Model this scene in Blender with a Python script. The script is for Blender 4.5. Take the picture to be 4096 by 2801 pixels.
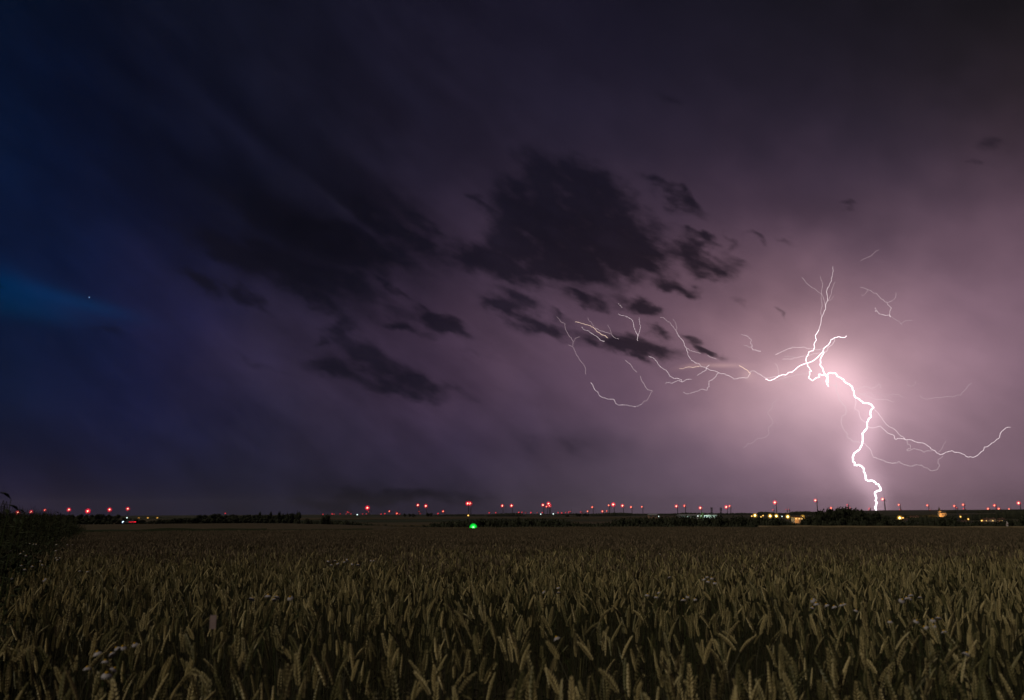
import bpy, bmesh, math, random
from mathutils import Vector, Matrix, Euler, noise
R = math.radians
random.seed(7)
for o in list(bpy.data.objects): bpy.data.objects.remove(o, do_unlink=True)
sc = bpy.context.scene
C = sc.collection
# ------------------------------------------------------------------ camera
F, CX, CY = 3200.0, 2048.0, 1400.5          # focal length and centre in photograph pixels
PHI, ROLL, CAMZ = R(11.5), R(0.2), 1.3
cam_d = bpy.data.cameras.new('camera'); cam = bpy.data.objects.new('camera', cam_d); C.objects.link(cam)
cam_d.sensor_width = 36; cam_d.lens = 36 * F / 4096; cam_d.clip_start = .05; cam_d.clip_end = 60000
FW = Vector((0, math.cos(PHI), math.sin(PHI))); U0 = Vector((0, -math.sin(PHI), math.cos(PHI))); X0 = Vector((1, 0, 0))
RT = X0*math.cos(ROLL) - U0*math.sin(ROLL); UP = X0*math.sin(ROLL) + U0*math.cos(ROLL)
cam.matrix_world = Matrix(((RT.x, UP.x, -FW.x, 0), (RT.y, UP.y, -FW.y, 0), (RT.z, UP.z, -FW.z, CAMZ), (0, 0, 0, 1)))
cam_d.dof.use_dof = True; cam_d.dof.focus_distance = 14; cam_d.dof.aperture_fstop = 3.5
sc.camera = cam
def ray(px, py):
    return (FW + RT*((px-CX)/F) - UP*((py-CY)/F))
def at(px, py, r):
    """the point of the place seen at that spot of the photograph, r metres off over the ground"""
    d = ray(px, py); k = r / math.hypot(d.x, d.y)
    return Vector((d.x*k, d.y*k, CAMZ + d.z*k))
def azel(px, py):
    d = ray(px, py).normalized()
    return math.degrees(math.atan2(d.x, d.y)), math.degrees(math.asin(d.z))
# ------------------------------------------------------------------ render settings
sc.view_settings.view_transform = 'Standard'; sc.view_settings.look = 'None'
sc.view_settings.exposure = 0; sc.view_settings.gamma = 1; sc.view_settings.use_curve_mapping = False
sc.render.engine = 'CYCLES'
cy = sc.cycles
cy.use_denoising = True
try: cy.denoiser = 'OPENIMAGEDENOISE'
except Exception: pass
cy.max_bounces = 3; cy.diffuse_bounces = 2; cy.glossy_bounces = 1; cy.transmission_bounces = 2; cy.transparent_max_bounces = 8
cy.volume_bounces = 0; cy.use_adaptive_sampling = True; cy.adaptive_threshold = .006; cy.adaptive_min_samples = 16; cy.caustics_reflective = False; cy.caustics_refractive = False
cy.sample_clamp_indirect = 2.0
# ------------------------------------------------------------------ the sky
def lin(h):
    h = h.lstrip('#'); v = [int(h[i:i+2], 16)/255 for i in (0, 2, 4)]
    return [c/12.92 if c <= .04045 else ((c+.055)/1.055)**2.4 for c in v]
world = bpy.data.worlds.new('World'); sc.world = world; world.use_nodes = True
nt = world.node_tree; nt.nodes.clear(); N = nt.nodes; L = nt.links
def nd(t, **k):
    n = N.new(t)
    for a, b in k.items(): setattr(n, a, b)
    return n
def setin(s, v):
    if isinstance(v, bpy.types.NodeSocket): L.new(v, s)
    elif v is not None: s.default_value = v
def M(op, a, b=None, c=None, clamp=False):
    n = nd('ShaderNodeMath', operation=op); n.use_clamp = clamp
    setin(n.inputs[0], a); setin(n.inputs[1], b) if b is not None else None
    if c is not None: setin(n.inputs[2], c)
    return n.outputs[0]
def V(op, a, b=None, c=None, out=0):
    n = nd('ShaderNodeVectorMath', operation=op)
    setin(n.inputs[0], a)
    if b is not None: setin(n.inputs[1], b)
    if c is not None: setin(n.inputs[3 if op == 'SCALE' else 2], c)
    return n.outputs[out]
def smooth(v, a, b):
    n = nd('ShaderNodeMapRange', interpolation_type='SMOOTHSTEP'); setin(n.inputs[0], v)
    n.inputs[1].default_value = a; n.inputs[2].default_value = b
    return n.outputs[0]
tc = nd('ShaderNodeTexCoord').outputs['Generated']
sx = nd('ShaderNodeSeparateXYZ'); L.new(tc, sx.inputs[0])
az = M('MULTIPLY', M('ARCTAN2', sx.outputs[0], sx.outputs[1]), 57.2958)
el = M('MULTIPLY', M('ARCSINE', sx.outputs[2]), 57.2958)
cb = nd('ShaderNodeCombineXYZ'); L.new(az, cb.inputs[0]); L.new(M('MAXIMUM', el, -1.0), cb.inputs[1])
P = cb.outputs[0]
def c2v(sock):
    a = nd('ShaderNodeSeparateColor'); b = nd('ShaderNodeCombineXYZ'); L.new(sock, a.inputs[0])
    for i in range(3): L.new(a.outputs[i], b.inputs[i])
    return b.outputs[0]
def fbm(vec, scale, det=4, rough=.55, stretch=None, rot=0, col=False, dist=0):
    n = nd('ShaderNodeTexNoise'); n.noise_dimensions = '2D'
    n.inputs['Scale'].default_value = scale; n.inputs['Detail'].default_value = det
    n.inputs['Roughness'].default_value = rough; n.inputs['Distortion'].default_value = dist
    if stretch:
        m = nd('ShaderNodeMapping', vector_type='TEXTURE'); L.new(vec, m.inputs[0])
        m.inputs['Rotation'].default_value = (0, 0, R(rot)); m.inputs['Scale'].default_value = (stretch[0], stretch[1], 1); vec = m.outputs[0]
    L.new(vec, n.inputs['Vector'])
    return c2v(n.outputs[1]) if col else n.outputs[0]
# soft warp, so that the fields below get ragged borders
w1 = V('SUBTRACT', fbm(P, .25, 2, .5, col=True), (.5, .5, .5))
PW = V('MULTIPLY_ADD', w1, (3.2, 2.4, 0), P)
# cloud deck colours, seen by direction (pixel of the photograph, sRGB)
SKY = '''0 0 051028;0 500 06122a;0 900 08112b;30 1120 081536;180 1190 0b1738;420 1225 101a3b;0 1300 07142f;100 1600 0b132b;60 1880 13142b;0 2040 1f1830
400 0 0b0f22;420 420 0c122b;400 800 0c1430;230 250 071031;250 650 07132f;480 1050 171839;680 1270 1e1c3d;420 1400 161a3a;500 1650 13173a;500 1950 19192f
900 150 0e101f;900 600 12142a;900 900 121526;1000 1150 1c1930;980 1320 33293f;1000 1600 221f36;1000 1930 1b1b2e;1350 1650 2f273b;1500 1980 211e30
1400 100 161525;1450 500 1d1a2a;1150 380 191829;1350 850 161524;1650 700 1f1a2a;1900 100 1b1827;2000 450 1f1b2b;1750 1050 3a2d40;1650 1300 3e2f43;1900 1450 483748;1800 1680 42334a;1900 1880 2a2438;2000 2010 352d3c
2400 100 1b1828;2500 500 272132;2600 750 392e40;2600 950 4f3c4c;2400 1180 5a4555;2350 1400 684f60;2450 1620 5c475b;2450 1850 524558;2450 2020 584a57
3000 100 1b1824;3000 450 2a2332;3000 720 372c3e;3000 900 523e4f;2900 1100 725765;2950 1300 8f6e7a;3000 1480 b08a94;2950 1650 a5848f;3000 1830 836a7e;3000 2020 6b5667
3500 100 1d1921;3500 480 2f2736;3500 740 3f3343;3450 920 5b4656;3500 1150 7f6371;3420 1380 b38d97;3380 1570 d4adb6;3560 1750 a58493;3250 1850 8c7081;3480 2000 8c6f7c
4050 50 191515;4050 450 332a35;4050 700 4c3a48;4050 950 6f5562;4050 1250 86697a;4050 1500 896c79;4050 1760 765d6c;4050 2000 6a5460;1800 -900 121120;-1500 600 040f24;5600 700 3a2f3a;5600 1900 4a3d46;-1500 1900 0c1024'''
import numpy as np
pts_, cols_ = [], []
for row in SKY.replace('\n', ';').split(';'):
    px, py, h = row.split(); pts_.append(azel(float(px), float(py))); cols_.append(lin(h))
pts_ = np.array(pts_); logc = np.log(np.array(cols_))
def tps(A, B):
    d2 = ((A[:, None, :]-B[None, :, :])**2).sum(-1) + 1e-9
    return .5*d2*np.log(d2)
n_ = len(pts_); K = tps(pts_, pts_) + np.eye(n_)*6.0; Pm = np.hstack([np.ones((n_, 1)), pts_])
sol = np.linalg.solve(np.block([[K, Pm], [Pm.T, np.zeros((3, 3))]]), np.vstack([logc, np.zeros((3, 3))]))
def field_at(a, e):
    q = np.array([[a, e]]); v = (np.hstack([tps(q, pts_), np.ones((1, 1)), q]) @ sol)[0]
    return np.exp(np.clip(v, logc.min(0)-.1, logc.max(0)+.1))
AZ0, AZ1 = -54.0, 54.0
rows_ = [-3, 0, 3, 6, 9, 12.5, 16, 20, 25, 30, 36, 46]      # elevations in degrees
azn = nd('ShaderNodeMapRange', clamp=False)
sp = nd('ShaderNodeSeparateXYZ'); L.new(PW, sp.inputs[0]); L.new(sp.outputs[0], azn.inputs[0]); azn.inputs[1].default_value = AZ0; azn.inputs[2].default_value = AZ1
elw = M('MINIMUM', sp.outputs[1], 47.0)
accC = None; accW = None
for k, e in enumerate(rows_):
    cr = nd('ShaderNodeValToRGB'); cr.color_ramp.interpolation = 'B_SPLINE'; ce = cr.color_ramp.elements
    while len(ce) < 31: ce.new(.5)
    for i_ in range(31):
        t = i_/30; ce[i_].position = t; c = field_at(AZ0+(AZ1-AZ0)*t, e); ce[i_].color = (c[0], c[1], c[2], 1)
    L.new(azn.outputs[0], cr.inputs[0])
    gap = (rows_[min(k+1, len(rows_)-1)] - rows_[max(k-1, 0)]) / (2 if 0 < k < len(rows_)-1 else 1); sg = gap*.80
    q = M('SUBTRACT', elw, float(e)); q = M('MULTIPLY', q, q); w = M('POWER', math.exp(-1/(2*sg*sg)*1.0), q); w = M('MULTIPLY', w, gap/4)
    if accC is None: accC, accW = cr.outputs[0], M('ADD', w, 1e-12)
    else:
        accW = M('ADD', accW, w); mx = nd('ShaderNodeMix', data_type='RGBA'); L.new(M('DIVIDE', w, accW), mx.inputs['Factor'])
        L.new(accC, mx.inputs['A']); L.new(cr.outputs[0], mx.inputs['B']); accC = mx.outputs['Result']
base = c2v(accC)
# brushed streaks of the anvil, strongest high on the left
st = fbm(P, .22, 5, .55, (3.4, 1, 1), -34)
st = smooth(st, .3, .72)
amt = smooth(az, 12, -12)
stm = M('MULTIPLY_ADD', M('MULTIPLY', M('SUBTRACT', st, .5), M('MULTIPLY_ADD', amt, .26, .10)), 1.0, 1.0)
base = V('SCALE', base, c=stm)
st2 = fbm(P, .09, 4, .5, (2.2, 1), -15)
base = V('SCALE', base, c=M('MULTIPLY_ADD', M('SUBTRACT', st2, .5), .22, 1.0))
st3 = fbm(P, .42, 5, .58, (1.8, 1), -26)
base = V('SCALE', base, c=M('MULTIPLY_ADD', M('SUBTRACT', st3, .5), M('MULTIPLY_ADD', amt, .30, .16), 1.0))
# glow of the storm round the lightning (px, py, rx, ry, tilt, colour)
def blob(vec, px, py, rx, ry, rot):
    a, e = azel(px, py); a1, e1 = azel(px+10, py); a2, e2 = azel(px, py+10)
    kx = math.hypot(a1-a, e1-e)/10; ky = math.hypot(a2-a, e2-e)/10
    m = nd('ShaderNodeMapping', vector_type='TEXTURE'); L.new(vec, m.inputs[0])
    m.inputs['Location'].default_value = (a, e, 0); m.inputs['Rotation'].default_value = (0, 0, R(-rot))
    m.inputs['Scale'].default_value = (rx*kx, ry*ky, 1)
    return M('POWER', .3679, V('DOT_PRODUCT', m.outputs[0], m.outputs[0], out=1))
GLOW = [(3200, 1570, 280, 190, 0, (.16, .11, .115)), (3700, 1700, 420, 300, 0, (.035, .024, .028)), (3450, 1950, 400, 110, 0, (.04, .028, .033)), (3345, 1500, 120, 100, 0, (.55, .36, .38)), (3330, 1600, 260, 220, 20, (.14, .10, .105)), (3430, 1600, 110, 60, 40, (.30, .20, .21)), (3475, 1700, 55, 120, 15, (.34, .23, .26)),
        (3425, 1840, 60, 90, 5, (.40, .27, .30)), (3470, 1925, 60, 50, 35, (.35, .24, .27)), (3505, 2010, 45, 75, 0, (.42, .28, .33)),
        (3270, 1400, 70, 130, -15, (.14, .09, .09)), (3110, 1500, 130, 45, -10, (.14, .09, .09)),
        (2880, 1462, 95, 9, 3, (.22, .14, .11)), (2760, 1465, 60, 10, -8, (.12, .07, .06)), (2990, 1500, 30, 22, 30, (.15, .1, .08)),
        (2380, 1310, 60, 14, 20, (.035, .02, .018)),
        (60, 1160, 230, 62, 14, (-.002, .008, .032), 1), (330, 1212, 210, 30, 10, (-.002, .008, .026), 1), (60, 1235, 300, 46, 3, (-.001, .005, .014), 1), (-200, 1090, 240, 110, 12, (-.001, .007, .026), 1),
        (1330, 800, 120, 14, 33, (.004, .0035, .006), 1), (1080, 640, 330, 40, 31, (.0018, .0018, .005), 1), (560, 420, 200, 50, 35, (.001, .0015, .004), 1), (1560, 300, 300, 60, 38, (.002, .002, .005), 1), (1560, 900, 120, 14, 25, (.007, .005, .008), 1)]
for g in GLOW:
    w = blob(P, *g[:5]); base = V('ADD', base, V('SCALE', tuple(t*g[6] if len(g) > 6 else t*.62 for t in g[5]), c=w))
# dark scud clouds drifting in front
CL = '''2200 680 120 50 25 1.3;2360 760 150 72 26 1.4;2110 880 125 75 15 1.5;2330 930 220 100 12 1.7;1970 1045 130 50 10 1.4;2220 1065 230 58 6 1.5;2500 1010 125 50 20 1.5;2060 770 60 30 30 .9;1890 800 50 16 35 .55
2782 1013 82 36 28 1.25;2846 1077 74 28 20 .95;2952 1055 55 26 35 .5;2909 975 40 18 35 .6;2770 945 45 16 42 .75;2730 1151 72 20 16 1.1;2370 1214 50 20 22 1.1;2550 1222 78 27 24 1.3;2518 1383 140 32 14 1.5;2470 1395 90 22 5 .8
2624 1330 45 17 22 1.0;2772 1341 44 16 14 .9;2814 1399 70 14 32 1.2;2645 728 75 22 30 .75;2750 812 70 26 38 .8;3015 955 40 13 25 .6;3163 976 50 12 18 .35;3396 812 38 12 22 .5;3977 564 55 40 20 .55;3893 648 28 12 10 .4;2983 1230 34 24 20 .45;3142 1267 34 14 40 .6;2700 412 50 24 25 .5
2106 1277 130 42 20 1.05;2020 1235 60 20 25 .8;2243 1250 46 16 32 .75;2190 1320 70 18 20 .8;2070 1190 90 20 14 .7;1770 1290 100 28 14 1.25;1720 1262 50 18 20 .8;1621 1313 85 20 16 1.1;1586 1163 24 15 50 .9;1520 1130 40 12 20 .4
811 1140 95 28 28 1.25;1010 1205 85 24 22 1.1;960 1150 70 16 30 .6;1287 1220 80 28 26 1.15;1200 1160 90 28 20 .8;1340 1320 62 36 -10 .9;1430 1400 80 60 25 .8;1560 1490 170 52 16 .9;1700 1560 150 28 8 .7;1330 1480 85 22 8 .9;1560 1560 130 24 10 .5;1040 1463 100 18 24 .45;1265 1375 22 14 40 .6
1533 890 150 36 26 1.1;1727 934 52 14 28 .7;1480 985 140 26 16 .9;1660 870 70 16 24 .6;1180 1080 300 44 18 1.1;1420 1000 170 44 18 1.1;1280 930 240 56 22 .9;1480 860 180 40 27 .7;1100 900 240 50 28 .6;950 1040 160 30 24 .8;1330 1090 90 22 20 .9;1700 960 90 18 26 .8;1600 800 120 26 32 .5
1420 2005 190 22 -3 1.0;1680 1990 220 28 0 .9;0 1150 36 16 0 .5;500 1330 200 12 2 .4;2250 1780 260 40 5 .3;1240 1080 300 50 20 .3;1900 1420 120 18 8 .3;2280 1180 120 14 12 .5'''
SOFT = '''520 480 330 170 25 .35;350 800 260 90 20 .3;820 900 300 60 26 .35;1250 960 420 130 20 .9;1000 760 420 120 30 .5;1500 800 300 90 28 .7;1050 560 420 60 33 .3;1300 200 250 70 30 .15;2300 900 420 260 20 .35;1150 1100 360 80 18 .6;1550 1500 260 90 14 .45;1600 1990 500 60 0 .35;2200 1790 420 60 5 .3;3300 830 300 80 12 .25;1500 560 260 50 35 .2;700 600 300 60 30 .2'''
w2 = V('SUBTRACT', fbm(P, .62, 4, .5, (2.0, 1), -24, col=True), (.5, .5, .5))
PC = V('MULTIPLY_ADD', w2, (3.4, 2.0, 0), P)
sacc = None
for row in SOFT.split(';'):
    v = [float(t) for t in row.split()]; w = blob(PW, *v[:5])
    sacc = M('MULTIPLY', w, v[5]) if sacc is None else M('MULTIPLY_ADD', w, v[5], sacc)
base = V('SCALE', base, c=M('POWER', .52, sacc))
acc = None
for row in CL.replace('\n', ';').split(';'):
    v = [float(t) for t in row.split()]; k_ = 1.22 if v[2] > 100 else 1.12; v[2] *= k_; v[3] *= k_
    w = blob(PC, *v[:5])
    acc = M('MULTIPLY', w, v[5]) if acc is None else M('MULTIPLY_ADD', w, v[5], acc)
ft = fbm(P, .95, 5, .56, (2.3, 1), -24)
acc = M('MULTIPLY', M('SUBTRACT', 1.0, M('POWER', .3679, M('MULTIPLY', acc, 1.25))), 1.38)
dens = M('ADD', acc, M('MULTIPLY', M('SUBTRACT', ft, .5), M('MULTIPLY_ADD', M('MINIMUM', acc, 1.0), 1.35, .40)))
mask = M('MULTIPLY', smooth(dens, .20, 1.22), .96)
cloudc = V('ADD', V('SCALE', base, c=.13), (.0034, .0031, .0072))
cloudc = V('SCALE', cloudc, c=M('MULTIPLY_ADD', M('SUBTRACT', st2, .5), 1.2, M('MULTIPLY_ADD', M('SUBTRACT', ft, .5), .8, 1.05)))
inv = M('SUBTRACT', 1.0, mask)
skyc = V('ADD', V('SCALE', base, c=inv), V('SCALE', V('MINIMUM', cloudc, base), c=mask))
# last blue of dusk, a physical sky far under the horizon, seen through the deck
ns = nd('ShaderNodeTexSky'); ns.sky_type = 'NISHITA'; ns.sun_disc = False
ns.sun_elevation = R(46); ns.sun_rotation = R(236)
bg = nd('ShaderNodeBackground'); bg.inputs[1].default_value = 1.0
L.new(V('MULTIPLY_ADD', c2v(ns.outputs[0]), (.0002, .0002, .0002), skyc), bg.inputs[0])
wo = nd('ShaderNodeOutputWorld'); L.new(bg.outputs[0], wo.inputs[0])
world.cycles.sampling_method = 'MANUAL'; world.cycles.sample_map_resolution = 512
# the one lamp: a low, soft, warm light from behind the photographer's left shoulder
sun_d = bpy.data.lights.new('sun', 'SUN'); sun = bpy.data.objects.new('sun', sun_d); C.objects.link(sun)
sun_d.energy = 1.0; sun_d.angle = R(4); sun_d.color = (1.0, .87, .66)
SAZ, SEL = R(236), R(46)        # azimuth from +Y clockwise, elevation
sdir = Vector((math.sin(SAZ)*math.cos(SEL), math.cos(SAZ)*math.cos(SEL), math.sin(SEL)))
sun.rotation_euler = sdir.to_track_quat('Z', 'Y').to_euler()

# ------------------------------------------------------------------ helpers
def tag(o, label=None, cat=None, group=None, kind=None):
    if label: o['label'] = label
    if cat: o['category'] = cat
    if group: o['group'] = group
    if kind: o['kind'] = kind
    return o
def empty(name, loc=(0, 0, 0), rz=0):
    o = bpy.data.objects.new(name, None); C.objects.link(o); o.location = loc; o.rotation_euler = (0, 0, rz); o.empty_display_size = .2
    return o
def link(name, me, parent=None, loc=None, link_it=True):
    o = bpy.data.objects.new(name, me)
    if link_it: C.objects.link(o)
    if parent: o.parent = parent
    if loc is not None: o.location = loc
    return o
class MB:
    def __init__(s): s.v = []; s.f = []; s.m = []
    def add(s, vs, fs, mi=0):
        b = len(s.v); s.v += [tuple(p) for p in vs]; s.f += [tuple(i+b for i in f) for f in fs]; s.m += [mi]*len(fs)
    def quad(s, a, b, c, d, mi=0): s.add([a, b, c, d], [(0, 1, 2, 3)], mi)
    def box(s, c, d, rz=0, mi=0):
        x, y, z = d[0]/2, d[1]/2, d[2]/2; ca, sa = math.cos(rz), math.sin(rz)
        vs = [(c[0]+ca*i*x-sa*j*y, c[1]+sa*i*x+ca*j*y, c[2]+k*z) for i in (-1, 1) for j in (-1, 1) for k in (-1, 1)]
        s.add(vs, [(0, 1, 3, 2), (4, 6, 7, 5), (0, 4, 5, 1), (2, 3, 7, 6), (0, 2, 6, 4), (1, 5, 7, 3)], mi)
    def tube(s, pts, rad, n=5, mi=0, cap=True):
        pts = [Vector(p) for p in pts]
        if not hasattr(rad, '__len__'): rad = [rad]*len(pts)
        rings = []; vs = []; ref = Vector((.13, .21, .97))
        for i, p in enumerate(pts):
            t = (pts[min(i+1, len(pts)-1)] - pts[max(i-1, 0)])
            t = t.normalized() if t.length > 1e-9 else Vector((0, 0, 1))
            r0 = ref if abs(t.dot(ref)) < .95 else Vector((1, 0, 0))
            a = t.cross(r0).normalized(); b = t.cross(a)
            if rings:
                pa = s_prev - t*s_prev.dot(t)
                if pa.length > 1e-6: a = pa.normalized(); b = t.cross(a)
            s_prev = a
            rings.append(len(vs))
            for k in range(n):
                w = 2*math.pi*k/n; vs.append(p + a*(math.cos(w)*rad[i]) + b*(math.sin(w)*rad[i]))
        fs = [(rings[i]+k, rings[i]+(k+1) % n, rings[i+1]+(k+1) % n, rings[i+1]+k) for i in range(len(rings)-1) for k in range(n)]
        if cap: fs += [tuple(range(n))[::-1], tuple(rings[-1]+k for k in range(n))]
        s.add(vs, fs, mi)
    def mesh(s, name, mats, smooth=False):
        me = bpy.data.meshes.new(name); me.from_pydata(s.v, [], s.f)
        for m in (mats if isinstance(mats, (list, tuple)) else [mats]): me.materials.append(m)
        me.polygons.foreach_set('material_index', s.m)
        if smooth: me.polygons.foreach_set('use_smooth', [True]*len(s.f))
        me.update(); return me
def ball(n=8, m=6, r=1.0, c=(0, 0, 0), sc3=(1, 1, 1)):
    vs = [(c[0], c[1], c[2]+r*sc3[2])]; fs = []
    for j in range(1, m):
        t = math.pi*j/m
        for i in range(n):
            a = 2*math.pi*i/n; vs.append((c[0]+r*sc3[0]*math.sin(t)*math.cos(a), c[1]+r*sc3[1]*math.sin(t)*math.sin(a), c[2]+r*sc3[2]*math.cos(t)))
    vs.append((c[0], c[1], c[2]-r*sc3[2])); e = len(vs)-1
    for i in range(n):
        fs.append((0, 1+i, 1+(i+1) % n)); fs.append((e, 1+(m-2)*n+(i+1) % n, 1+(m-2)*n+i))
        for j in range(m-2): fs.append((1+j*n+i, 1+(j+1)*n+i, 1+(j+1)*n+(i+1) % n, 1+j*n+(i+1) % n))
    return vs, fs
def nmat(name):
    m = bpy.data.materials.new(name); m.use_nodes = True; m.node_tree.nodes.clear(); return m
def mat(name, c1, c2=None, rough=.8, scale=5, rand=None, spec=.2, coord='Object', det=4, bump=0):
    """procedural: two colours mixed by noise; rand picks 'object' or 'island' variation"""
    m = nmat(name); t = m.node_tree; n = t.nodes; l = t.links
    out = n.new('ShaderNodeOutputMaterial'); p = n.new('ShaderNodeBsdfPrincipled'); l.new(p.outputs[0], out.inputs[0])
    p.inputs['Roughness'].default_value = rough; p.inputs['Specular IOR Level'].default_value = spec
    tcn = n.new('ShaderNodeTexCoord'); no = n.new('ShaderNodeTexNoise'); no.inputs['Scale'].default_value = scale; no.inputs['Detail'].default_value = det
    l.new(tcn.outputs[coord], no.inputs['Vector'])
    fac = no.outputs[0]
    if rand:
        rn = n.new('ShaderNodeObjectInfo').outputs['Random'] if rand == 'object' else n.new('ShaderNodeNewGeometry').outputs['Random Per Island']
        a = n.new('ShaderNodeMath'); a.operation = 'MULTIPLY_ADD'; l.new(fac, a.inputs[0]); a.inputs[1].default_value = .5
        b = n.new('ShaderNodeMath'); b.operation = 'MULTIPLY'; l.new(rn, b.inputs[0]); b.inputs[1].default_value = .9; l.new(b.outputs[0], a.inputs[2]); fac = a.outputs[0]
        lo, hi = .25, 1.15
    else: lo, hi = .35, .65
    mr = n.new('ShaderNodeMapRange'); l.new(fac, mr.inputs[0]); mr.inputs[1].default_value = lo; mr.inputs[2].default_value = hi
    mx = n.new('ShaderNodeMix'); mx.data_type = 'RGBA'; l.new(mr.outputs[0], mx.inputs['Factor'])
    mx.inputs['A'].default_value = (*c1, 1); mx.inputs['B'].default_value = (*(c2 or c1), 1); l.new(mx.outputs['Result'], p.inputs['Base Color'])
    if bump:
        bn = n.new('ShaderNodeBump'); bn.inputs['Strength'].default_value = bump; l.new(no.outputs[0], bn.inputs['Height']); l.new(bn.outputs[0], p.inputs['Normal'])
    return m
def emit(name, col, s):
    m = nmat(name); t = m.node_tree; o = t.nodes.new('ShaderNodeOutputMaterial'); e = t.nodes.new('ShaderNodeEmission')
    e.inputs[0].default_value = (*col, 1); e.inputs[1].default_value = s; t.links.new(e.outputs[0], o.inputs[0]); return m
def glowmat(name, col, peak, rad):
    """painted halo: a thin emitting volume added round a lamp"""
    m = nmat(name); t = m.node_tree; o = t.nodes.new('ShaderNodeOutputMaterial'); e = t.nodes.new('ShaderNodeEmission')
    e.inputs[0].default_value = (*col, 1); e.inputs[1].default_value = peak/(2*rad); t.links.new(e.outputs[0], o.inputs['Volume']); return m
def sstep(a, b, x):
    t = max(0., min(1., (x-a)/(b-a))); return t*t*(3-2*t)
def interp(x, xs, ys):
    if x <= xs[0]: return ys[0]
    for i in range(1, len(xs)):
        if x <= xs[i]:
            t = (x-xs[i-1])/(xs[i]-xs[i-1]); t = t*t*(3-2*t); return ys[i-1]*(1-t)+ys[i]*t
    return ys[-1]
ORD = ['', 'first', 'second', 'third', 'fourth', 'fifth', 'sixth', 'seventh', 'eighth', 'ninth', 'tenth', 'eleventh', 'twelfth', 'thirteenth', 'fourteenth', 'fifteenth', 'sixteenth', 'seventeenth', 'eighteenth', 'nineteenth', 'twentieth', 'twenty-first', 'twenty-second', 'twenty-third', 'twenty-fourth', 'twenty-fifth', 'twenty-sixth', 'twenty-seventh', 'twenty-eighth', 'twenty-ninth', 'thirtieth']
def nth(i, n):
    if n == 1: return 'the only one'
    if i == 0: return 'leftmost'
    if i == n-1: return 'rightmost'
    return ORD[i+1] + ' from the left'

# ------------------------------------------------------------------ the lie of the land
def edge_dist(u):                      # how far the near fields run before the ground drops away
    k = sstep(-.33, -.02, u); return 1/((1-k)/360 + k/84)
def ground(x, y):
    r = math.hypot(x, y); u = x/max(y, .3*r+.01)
    z = -.0125*min(r, 80) - .0086*max(0, min(r-80, 290))
    D = edge_dist(u)
    if r > D:
        far = interp(r, [80, 230, 420, 700, 1500, 3000, 5500, 6500, 8500, 12000], [-9, -13, -12.5, -7.5, -7, -9, -8, -22, -90, -150])
        k = sstep(.30, .46, u); far += k*interp(r, [350, 800, 1500, 2500, 5200, 6500], [0, -2.2, -4.0, 5, 17, 10])
        far += 1.6*noise.noise(Vector((x/420, y/420, 1.3)))*min(1, r/900) + 3.0*noise.noise(Vector((x/1500, y/1500, 4.3)))*min(1, r/3000)
        z = z + (far-z)*sstep(0, 75+.2*D, r-D)
    return z
def hit(px, py, h):                    # where the line of sight meets a height h over the ground
    r = 1.2
    while r < 400:
        p = at(px, py, r)
        if p.z <= ground(p.x, p.y) + h: return r
        r += .02*r
    return 400
def in_verge(x, y): return x < -.520*y - .72 + .25*noise.noise(Vector((x*.6, y*.6, 0)))
M_soil = mat('soil', (.018, .014, .010), (.032, .025, .017), .95, 3, bump=.4)  # near black, carrying the shade under the wheat
M_far = mat('far_fields', (.050, .045, .022), (.024, .030, .014), .95, .0035, det=3)
vs = []; fs = []
rs = [0.6]
while rs[-1] < 12000: rs.append(rs[-1]*1.045)
azs = [-60 + i*120/220 for i in range(221)]
for r in rs:
    for a in azs:
        x, y = r*math.sin(R(a)), r*math.cos(R(a)); vs.append((x, y, ground(x, y)))
W_ = len(azs)
g = MB(); 
for i in range(len(rs)-1):
    mi = 0 if rs[i] < 79 else 1
    for j in range(W_-1):
        g.f.append((i*W_+j, i*W_+j+1, (i+1)*W_+j+1, (i+1)*W_+j)); g.m.append(mi)
# round off the land behind the camera as well
g.v = vs; b0 = len(vs); back = []
for r in (0.6, 30, 400, 12000):
    for i in range(13):
        a = 60 + i*20; x, y = r*math.sin(R(a)), r*math.cos(R(a)); back.append((x, y, -.0125*min(r, 80) - .0086*max(0, min(r-80, 290)) - (0 if r < 500 else 140)))
g.v = vs + back
for i in range(3):
    for j in range(12): g.f.append((b0+i*13+j, b0+i*13+j+1, b0+(i+1)*13+j+1, b0+(i+1)*13+j)); g.m.append(0)
g.f.append(tuple([0]+[W_-1]+[b0+j for j in range(1, 12)])); g.m.append(0)
gr = link('ground', g.mesh('ground', [M_soil, M_far], True)); tag(gr, kind='structure')

def strip(name, us, r0f, r1f, lift, m, n=24, nr=14, rough=.12, kind='structure', label=None):
    """a raised sheet of crop: top, front and back edges"""
    b = MB(); rows = []
    for j in range(nr+3):
        row = []
        for i in range(n+1):
            u = us[0]+(us[1]-us[0])*i/n; r0, r1 = r0f(u), r1f(u)
            jj = min(max(j-1, 0), nr); r = r0*(r1/r0)**(jj/nr)
            a = math.atan(u); x, y = r*math.sin(a), r*math.cos(a); z = ground(x, y)
            z += lift + rough*noise.noise(Vector((x*.35, y*.35, 9))) if 0 < j < nr+2 else -.3
            row.append((x, y, z))
        rows += row
    b.add(rows, [(j*(n+1)+i, j*(n+1)+i+1, (j+1)*(n+1)+i+1, (j+1)*(n+1)+i) for j in range(nr+2) for i in range(n)])
    o = link(name, b.mesh(name, m, True)); tag(o, label, kind=kind); return o
M_crop = mat('crop_cover', (.085, .062, .036), (.045, .038, .020), .9, 1.6, det=8, bump=.9)  # colour darkened for the shade between stalks that a smooth sheet lacks
M_crop2 = mat('barley_cover', (.20, .15, .095), (.12, .095, .055), .9, .5, det=8, bump=.9)
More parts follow.
